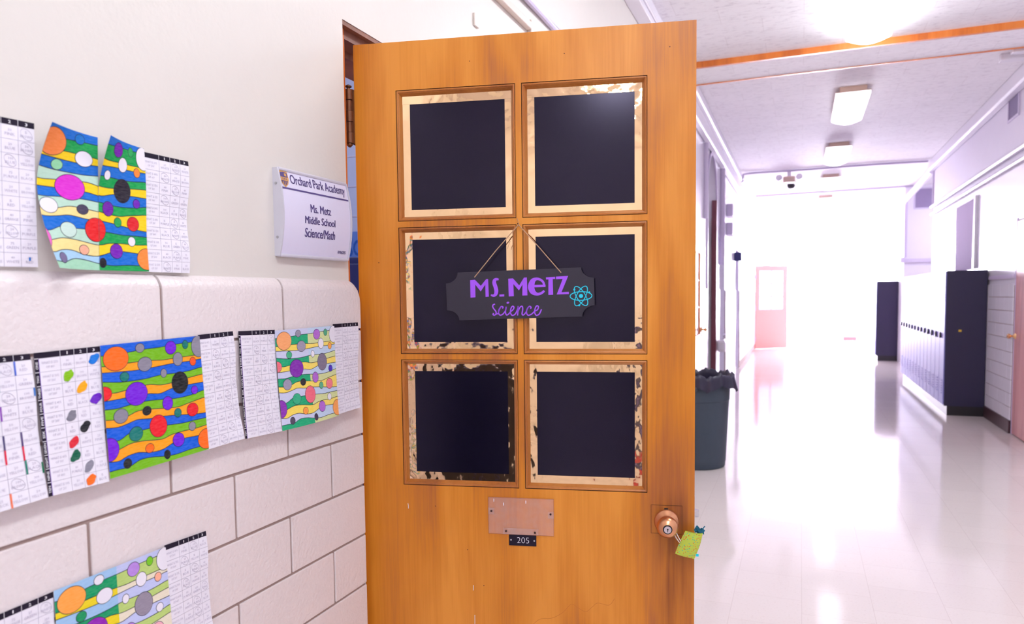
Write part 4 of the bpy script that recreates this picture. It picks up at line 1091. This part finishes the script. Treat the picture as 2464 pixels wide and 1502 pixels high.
# ------------------------------------------------------------------ ceiling lights
def fixture(M_DIFF=M_DIFF):
    e = empty('ceiling_light')
    m = MB(); m.box(-0.13, 0.13, -0.62, 0.62, -0.09, 0.0, M_BEIGE)
    if M_DIFF is M_DIFF2: m.box(-0.17, 0.17, -0.63, 0.63, -0.062, -0.052, M_BEIGE)  # plate added to block the diffuser's upward light
    m.build('housing', e, bevel=0.004)
    m = MB(); nseg = 10
    arc = [(-0.165 + 0.33 * k / nseg, -0.09 - 0.045 * math.sin(math.pi * k / nseg)) for k in range(nseg + 1)]
    arc = [(-0.165, -0.06)] + arc + [(0.165, -0.06)]
    m.prism([(x, -0.625, z) for x, z in arc], (0, 1.25, 0), M_DIFF)
    m.build('diffuser', e, smooth=True, auto=30)
    return e
fx0 = fixture(); first = True; fx1 = None
FIX = [(-2.9, 'ceiling light behind the viewer, second back'), (0.05, 'ceiling light above the viewer'), (3.05, 'ceiling light above the open door'), (6.03, 'nearest and largest glowing ceiling light, in front of the orange strip'),
       (9.05, 'glowing ceiling light just past the ceiling beam'), (12.05, 'smaller glowing ceiling light above the locker row'), (15.0, 'small far ceiling light past the crosswise pipe'), (18.0, 'tiny farthest ceiling light in the glare')]
for y, lab in FIX:
    if y > 8:
        if fx1 is None: fx1 = o = fixture(M_DIFF2)
        else: o = dup(fx1, (0.485, y, ZC))
    else: o = fx0 if first else dup(fx0, (0.485, y, ZC)); first = False
    o.location = (0.485, y, ZC)
    tag(o, lab, 'ceiling light', 'wraparound ceiling lights')
o = dup(fx0, (3.2, 15.2, ZC)); tag(o, 'unseen ceiling light added to brighten the recess behind the lockers', 'ceiling light', 'wraparound ceiling lights')  # unseen lamp added to lift the recess wall
# unseen lamp added to light the classroom
o = dup(fx0, (-3.2, 2.2, ZC)); tag(o, 'unseen ceiling light added inside the classroom', 'ceiling light', 'wraparound ceiling lights')

# ------------------------------------------------------------------ pipes and small wall fittings
def pipe(name, pts, r, mat, label, n=12):
    m = MB(); m.tube(pts, r, mat, n); return tag(m.build(name, smooth=True), label, 'pipe')
m = MB(); m.box(XP, XP + 0.026, 1.9, 3.05, 2.612, 2.645, M_PIPE); m.box(XP, XP + 0.022, 3.055, 7.4, 2.60, 2.66, M_PIPE)
tag(m.build('conduit', bevel=0.004), 'cream square conduit on the wall above the open door', 'pipe')
m = MB()
for k, (dz_, r_) in enumerate(((0.0, 0.011), (0.022, 0.008), (0.038, 0.008))):
    m.tube([(XP + 0.014 + 0.004 * math.sin(3 * y + k), y, 2.725 + dz_ + 0.006 * math.sin(2.3 * y + k * 2)) for y in np.linspace(1.9, 7.4, 40)], r_, M_PIPEW if k else M_LILACP, 8)
tag(m.build('cable_bundle', smooth=True), 'loose cable bundle strung along the wall above the open door', 'cable')
m = MB(); m.box(XP, XP + 0.008, 2.485, 2.525, 2.445, 2.49, M_PLASTER)
tag(m.build('blank_plate', bevel=0.002), 'small painted blank plate on the white wall above the door', 'plate')
pipe('conduit', [(XR - 0.03, YB, 2.855), (XR - 0.03, YR, 2.855)], 0.026, M_PIPEW, 'upper white pipe along the right wall')
pipe('conduit', [(XR - 0.03, YB, 2.735), (XR - 0.03, YR, 2.735)], 0.022, M_PIPEW, 'lower white pipe along the right wall')
pipe('conduit', [(XR + 0.02, YR + 0.03, 2.90), (XR + 0.02, YR + 0.03, ZC)], 0.04, M_LILACP, 'short upright lilac pipe at the right wall corner')
pipe('conduit', smooth_path([(XP + 0.16, 13.45, ZC - 0.18), (XP + 0.17, 13.46, ZC - 0.09), (XP + 0.26, 13.48, ZC - 0.03), (0.0, 13.55, ZC - 0.022), (1.0, 13.5, ZC - 0.022), (XR - 0.12, 13.55, ZC - 0.022)], 6), 0.018, M_LILACP, 'thin pipe crossing the ceiling past the third light')
pipe('conduit', [(XP + 0.2, 16.75, ZC - 0.02), (XV + 0.2, 16.58, ZC - 0.02)], 0.018, M_LILACP, 'thin far pipe crossing the ceiling above the vent wall')
pipe('conduit', [(XP + 0.03, 11.32, 1.9), (XP + 0.03, 11.32, ZC - 0.27)], 0.04, M_LILACP, 'upright lilac pipe past the arched doorway')
pipe('conduit', [(XP + 0.02, 9.35, 2.4), (XP + 0.02, 9.35, ZC - 0.27)], 0.03, M_LILACP, 'upright pipe on the left wall before the arched doorway')
pipe('conduit', [(XV + 0.0, 16.48, ZC - 0.30), (XR - 0.02, 13.85, ZC - 0.13)], 0.06, M_PIPEW, 'slanting white pipe under the ceiling over the recess')
def grille(name, w, hgt, label, place, face):
    e = empty(name, place); tag(e, label, 'vent')
    f = MB(); s_ = MB()
    def bx(mbx, a0, a1, d0, d1, z0, z1, mat):
        if face == '-x': mbx.box(-d1, -d0, a0, a1, z0, z1, mat)
        else: mbx.box(a0, a1, -d1, -d0, z0, z1, mat)
    bx(f, -w / 2, w / 2, 0, 0.012, 0, 0.025, M_LILACP); bx(f, -w / 2, w / 2, 0, 0.012, hgt - 0.025, hgt, M_LILACP)
    bx(f, -w / 2, -w / 2 + 0.025, 0, 0.012, 0.025, hgt - 0.025, M_LILACP); bx(f, w / 2 - 0.025, w / 2, 0, 0.012, 0.025, hgt - 0.025, M_LILACP)
    f.build('frame', e)
    nsl = 12
    bx(s_, -w / 2 + 0.025, w / 2 - 0.025, 0, 0.003, 0.025, hgt - 0.025, M_GRILLE)
    for k in range(nsl):
        z = 0.03 + (hgt - 0.06) * k / nsl
        bx(s_, -w / 2 + 0.025, w / 2 - 0.025, 0.003, 0.010, z, z + 0.006, M_GRILLE)
    s_.build('slats', e)
    return e
grille('vent', 0.42, 0.26, 'grey vent grille high on the right wall above the pipes', (XR, 8.95, 3.215), '-x')
grille('vent', 0.62, 0.42, 'mauve vent grille on the recessed wall above the lockers', (2.40, 16.6, 3.12), '-y')
# mauve board with white edge on the right wall above the lockers
nb = empty('notice_board', (XR, 11.1, 1.735)); tag(nb, 'blank mauve board on the right wall above the dark locker side', 'board')
m = MB(); m.box(-0.02, 0, -0.55, 0.62, 0.0, 0.87, M_MAUVE); m.build('panel', nb)
m = MB(); m.box(-0.035, 0, -0.63, -0.55, 0.0, 0.9, M_PIPEW); m.box(-0.03, 0, -0.55, 0.66, 0.87, 0.9, M_PIPEW); m.build('frame', nb)
m = MB(); m.box(XR - 0.02, XR, 8.68, 9.75, 1.585, 1.625, M_LILACP)
struct(m.build('trim_16'), 'lilac ledge strip above the pale block wainscot', 'trim')
m = MB(); m.box(1.70, 1.93, 7.64, 7.72, ZC - 0.06, ZC, M_WHITEMETAL); m.box(1.66, 1.93, 7.86, 7.96, ZC - 0.06, ZC, M_WHITEMETAL); m.box(1.76, 1.86, 7.72, 7.86, ZC - 0.03, ZC, M_WHITEMETAL)
tag(m.build('ceiling_bracket', bevel=0.004), 'small white bracket under the ceiling by the right wall', 'bracket')
# emergency light, camera and alarm box
el = empty('emergency_light', (-0.21, 13.8, ZC)); tag(el, 'beige emergency light with two lamps near the crosswise ceiling pipe', 'emergency light')
m = MB(); m.box(-0.10, 0.10, -0.05, 0.05, -0.19, -0.08, M_BEIGE); m.build('body', el, bevel=0.02)
m = MB(); m.box(-0.03, 0.03, -0.03, 0.03, -0.08, 0, M_WHITEMETAL); m.build('stem', el)
for s_ in (-1, 1):
    m = MB(); m.lathe([(0.02, -0.03), (0.05, 0.0), (0.055, 0.05), (0.02, 0.055)], M_WHITEMETAL, (s_ * 0.165, 0, -0.10), '-y', n=18); m.build('lamp_head', el, smooth=True)
m = MB(); m.lathe([(0.09, 0.0), (0.09, -0.05), (0.075, -0.055)], M_WHITEMETAL, (0, 0, 0)); m2 = MB(); m2.lathe([(0.075, -0.055), (0.07, -0.10), (0.045, -0.135), (0.005, -0.145)], M_BLACK)
dc = empty('dome_camera', (-0.19, 15.0, ZC)); tag(dc, 'dark dome camera on the far ceiling beyond the emergency light', 'camera')
m.build('base', dc, smooth=True); m2.build('dome', dc, smooth=True)
m = MB(); m.box(XP, XP + 0.13, 13.8, 13.96, 2.06, 2.22, M_NAVYF)
tag(m.build('alarm_box', bevel=0.01), 'small dark blue alarm box on the far left wall', 'alarm')
m = MB(); m.box(XP, XP + 0.10, 12.3, 12.7, 2.72, 2.92, M_LILACP); tag(m.build('wall_speaker', bevel=0.01), 'upper pale box on the left wall past the arched doorway', 'speaker')
m = MB(); m.box(XP, XP + 0.10, 12.3, 12.75, 2.42, 2.62, M_LILACP); tag(m.build('wall_speaker', bevel=0.01), 'lower pale box on the left wall past the arched doorway', 'speaker')

# ------------------------------------------------------------------ doors further down the corridor
def flat_door(name, place, rz, w, h, mat, label, lights=False, knob_u=None, glass=None):
    e = empty(name, place, rz); struct(e, label, 'door')
    m = MB(); d = 0.045
    if lights:
        zl0, zl1 = h * 0.47, h * 0.94
        m.box(0, w * 0.11, 0, d, 0, h, mat); m.box(w * 0.88, w, 0, d, 0, h, mat)
        m.box(w * 0.11, w * 0.88, 0, d, 0, zl0, mat); m.box(w * 0.11, w * 0.88, 0, d, zl1, h, mat)
        m.build('leaf', e)
        m = MB(); m.box(w * 0.11, w * 0.88, 0.018, 0.026, zl0, zl1, glass); m.build('glass', e)
        m = MB(); m.box(w * 0.49, w * 0.505, 0.006, 0.018, zl0, zl1, mat)
        for k in (1, 2):
            z = zl0 + (zl1 - zl0) * k / 3; m.box(w * 0.11, w * 0.88, 0.008, 0.018, z - 0.006, z + 0.006, mat)
        m.build('glazing_bar', e)
    else:
        m.box(0, w, 0, d, 0, h, mat); m.build('leaf', e, bevel=0.003)
    if knob_u:
        m = MB(); m.lathe([(0.032, 0), (0.03, 0.006), (0.012, 0.02), (0.012, 0.035), (0.026, 0.05), (0.026, 0.062), (0.012, 0.072)], M_BRASS, (knob_u, 0, 0.99), '-y', n=20)
        m.build('knob', e, smooth=True)
    return e
M_LITGLASS = plain('frosted_white_glass', srgb(245, 244, 250), 0.15, var=0.01)
# red door standing open near the end
rdoor = flat_door('door_2', (XP + 0.03, 20.25, 0.01), math.atan2(0.50, 0.80), 0.92, 2.2, M_REDDOOR, 'glare-paled red door with white glass standing open at the far end', True, None, M_LITGLASS)
m = MB()
for z in (0.25, 1.07, 1.9): m.box(-0.06, 0.0, -0.012, 0.01, z - 0.06, z + 0.06, M_GRILLE)
m.build('hinge', rdoor)
# wood door at the right picture edge
flat_door('door_3', (XR - 0.012, 8.632, 0.01), -math.pi / 2, 0.885, 2.14, wood('rose_brown_door', srgb(196, 132, 130), srgb(184, 116, 116), srgb(160, 96, 96), rough=0.35), 'rosy wooden door at the right with a brass knob', False, 0.035)
m = MB(); m.box(XR - 0.008, XR + 0.1, 8.634, 8.68, 0, 2.18, M_MAUVE); m.box(XR - 0.008, XR + 0.1, 7.70, 7.74, 0, 2.18, M_MAUVE)
struct(m.build('trim_17'), 'painted frame of the rosy wooden door', 'door frame')
# left: glazed wood door, arched doorway with maroon door, plain grey doors
d4 = flat_door('door_4', (XP - 0.005, 9.03, 0.01), -math.pi / 2, 0.94, 2.06, M_TRIMWOOD, 'orange wooden door with glass lights beyond the bin', True, None, M_LITGLASS)
d4.rotation_euler = (0, 0, math.pi / 2); d4.location = (XP + 0.015, 8.09, 0.01)
m = MB(); m.box(0.01, 0.93, -0.006, 0.0, 0.0, 0.93, M_GLOSSW); m.build('kick_panel', d4)
m = MB(); m.lathe([(0.032, 0), (0.03, 0.006), (0.012, 0.02), (0.012, 0.035), (0.026, 0.05), (0.026, 0.062), (0.012, 0.072)], M_BRASS, (0.90, 0, 1.02), '-y', n=20); m.build('knob', d4, smooth=True)
flat_door('door_5', (XP - 0.14, 10.70, 0.01), -math.pi / 2, 1.06, 2.5, M_MAROON, 'dark maroon door under the arch', False, 0.2)
m = MB(); m.box(XP - TH, XP - 0.15, ya, yb, 2.52, ZC, M_PLASTER2); struct(m.build('trim_19'), 'pale panel filling the arch above the maroon door', 'panel')
m = MB()
for a, b in zip(arch[:-1], arch[1:]):
    m.prism([(XP, a[0], a[1]), (XP, b[0], b[1]), (XP, b[0] * 0.985 + 0.015 * 10.17, b[1] - 0.045), (XP, a[0] * 0.985 + 0.015 * 10.17, a[1] - 0.045)], (0.02, 0, 0), M_LILACP)
m.box(XP - 0.05, XP + 0.02, yb - 0.06, yb, 0, zs, M_MAROON); m.box(XP, XP + 0.02, ya, ya + 0.04, 0, zs, M_LILACP)
struct(m.build('trim_20'), 'arched frame round the maroon doorway', 'door frame')
flat_door('door_6', (XP - 0.2, 12.08, 0.01), -math.pi / 2, 0.92, 2.28, M_LILACP, 'plain lilac door in the recess past the arch')
flat_door('door_7', (XP - 0.2, 14.98, 0.01), -math.pi / 2, 0.97, 2.28, M_LILACP, 'plain lilac door in the last recess before the red door')
# unseen door added behind the viewer for the foil to mirror
flat_door('door_8', (0.75, YB + 0.06, 0.01), 0.0, 0.95, 2.14, M_PLASTER, 'pale unseen door added behind the viewer for the foil to reflect')

m = MB(); m.box(XP + 0.02, -0.55, -1.55, -1.0, 0.04, 1.05, M_NAVYF); m.box(XP + 0.05, -0.58, -1.5, -1.05, 0.0, 0.04, M_BLACK); m.box(XP + 0.03, -0.84, -1.0, -0.985, 0.06, 1.03, M_BLACK); m.box(-0.82, -0.56, -1.0, -0.985, 0.06, 1.03, M_BLACK)  # unseen dark block added so the lower foil has something to mirror
tag(m.build('cabinet', bevel=0.004), 'unseen low dark cabinet added for the lower foil borders to mirror', 'cabinet')

ct_ = empty('foil_mirror_cart', (0.55, -1.5, 0)); tag(ct_, 'unseen dark louvred cart on a red base added for the right foil to mirror', 'cart')  # unseen dark and red prop added for the foil's reflections
m = MB(); m.box(-0.18, 0.18, -0.16, 0.16, 0.26, 1.12, M_NAVYF)
for k in range(14): m.box(-0.16, 0.16, 0.16, 0.175, 0.30 + 0.057 * k, 0.32 + 0.057 * k, M_GRILLE)
m.build('louvred_body', ct_)
m = MB(); m.box(-0.18, 0.18, -0.16, 0.16, 0.0, 0.26, plain('red_enamel', srgb(170, 60, 60), 0.4)); m.build('base', ct_)

# drinking fountain past the arch
df = empty('drinking_fountain', (XP, 10.95, 0)); tag(df, 'white drinking fountain on the left wall behind the bin', 'fountain')
m = MB(); m.box(0.022, 0.14, -0.18, 0.18, 0.62, 0.80, M_GLOSSW); m.build('basin', df, bevel=0.04)
m = MB(); m.tube([(0.1, -0.1, 0.79), (0.1, -0.1, 0.86), (0.12, -0.06, 0.88)], 0.012, M_STEEL, 8); m.build('spout', df, smooth=True)

# ------------------------------------------------------------------ lockers
LW, LD, LH = 0.30, 0.43, 1.70
def locker():
    e = empty('locker')
    m = MB(); m.box(-LD, -0.024, -LW / 2, LW / 2, 0.11, LH, M_NAVYLOCK); m.build('body', e)
    m = MB(); m.box(-LD + 0.03, -0.024, -LW / 2, LW / 2, 0.0, 0.11, M_BLACK); m.build('plinth', e)
    m = MB(); m.box(-LD - 0.012, -LD, -LW / 2 + 0.008, LW / 2 - 0.008, 0.125, LH - 0.012, M_LOCKFRONT)
    for z0 in (1.35, 0.25):
        for k in range(6): m.box(-LD - 0.018, -LD - 0.012, -0.07, 0.07, z0 + 0.03 * k, z0 + 0.03 * k + 0.012, M_LOCKFRONT)
    d = m.build('door', e)
    m = MB(); m.box(-LD - 0.03, -LD - 0.012, 0.065, 0.10, 0.90, 0.97, M_BLACK); m.build('handle', d, bevel=0.008)
    return e
lk0 = locker(); lk0.location = (XR, 9.76 + LW / 2, 0)
tag(lk0, 'first locker of the row, showing its dark navy side', 'locker', 'lockers along the right wall')
m = MB(); m.box(-0.30, -0.27, -LW / 2 - 0.003, -LW / 2, 0.985, 1.01, M_YELLOW); tg = m.build('sticker', lk0); tg['label'] = 'small yellow sticker on the side'
ords = ['second', 'third', 'fourth', 'fifth', 'sixth', 'seventh', 'eighth', 'ninth', 'tenth', 'eleventh', 'twelfth', 'thirteenth']
for k in range(1, 13):
    r = lk0.copy(); COL.objects.link(r); r.location = (XR, 9.76 + LW * (k + 0.5), 0)
    for ch in list(lk0.children):
        if ch is tg: continue
        c = ch.copy(); COL.objects.link(c); c.parent = r
        for g_ in list(ch.children):
            d = g_.copy(); COL.objects.link(d); d.parent = c
    tag(r, '%s locker of the row from the dark navy side' % ords[k - 1], 'locker', 'lockers along the right wall')
lf = lk0.copy(); COL.objects.link(lf); lf.location = (XV + 0.02, 17.3 + LW / 2, 0)
for ch in list(lk0.children):
    if ch is tg: continue
    c = ch.copy(); COL.objects.link(c); c.parent = lf
    for g_ in list(ch.children):
        d = g_.copy(); COL.objects.link(d); d.parent = c
lf.location.x = XV + 0.02
tag(lf, 'separate far dark locker standing past the recess', 'locker', 'lockers along the right wall')

# ------------------------------------------------------------------ bin with liner
bn = empty('trash_bin', (-0.82, 6.28, 0)); tag(bn, 'dark grey-green round rubbish bin on the floor behind the open door', 'bin')
m = MB(); m.lathe([(0.235, 0.0), (0.245, 0.01), (0.262, 0.42), (0.272, 0.56), (0.279, 0.57), (0.284, 0.72), (0.302, 0.73), (0.302, 0.765), (0.285, 0.765), (0.25, 0.05)], M_BIN, n=48)
m.build('barrel', bn, smooth=True, auto=30)
for k in range(2):
    a = math.pi * k + 1.57
    m = MB(); m.box(0.30 * math.cos(a) - 0.05, 0.30 * math.cos(a) + 0.05, 0.30 * math.sin(a) - 0.03, 0.30 * math.sin(a) + 0.03, 0.66, 0.70, M_BIN)
    m.build('handle', bn, bevel=0.01)
rnd = random.Random(4); bg = MB()
def bagpt(u, v):
    a = 2 * math.pi * u
    w = 0.012 * math.sin(9 * a + 2) + 0.010 * math.sin(23 * a) + 0.008 * math.sin(41 * a + 1)
    bulge = 0.10 * math.exp(-((math.atan2(math.sin(a + 0.35), math.cos(a + 0.35))) / 0.16) ** 2)
    prof_ = [(0.272, 0.60), (0.278, 0.70), (0.283, 0.775), (0.298, 0.79), (0.312, 0.775), (0.314, 0.73), (0.318, 0.68)]
    q = v * (len(prof_) - 1); i = min(int(q), len(prof_) - 2); t_ = q - i
    r = prof_[i][0] * (1 - t_) + prof_[i + 1][0] * t_; z = prof_[i][1] * (1 - t_) + prof_[i + 1][1] * t_
    k = max(0, v - 0.35)
    return ((r + k * w + k * 1.1 * bulge * 0.9) * math.cos(a), (r + k * w + k * bulge) * math.sin(a), z + 0.8 * w * (v > 0.3) + 0.02 * k * math.sin(7 * a))
bg.grid(bagpt, 120, 14, M_BAG)
tag(bg.build('bin_liner', smooth=True, auto=0, loc=(-0.82, 6.28, 0)), 'black plastic bin liner folded over the rim of the round bin', 'bag')
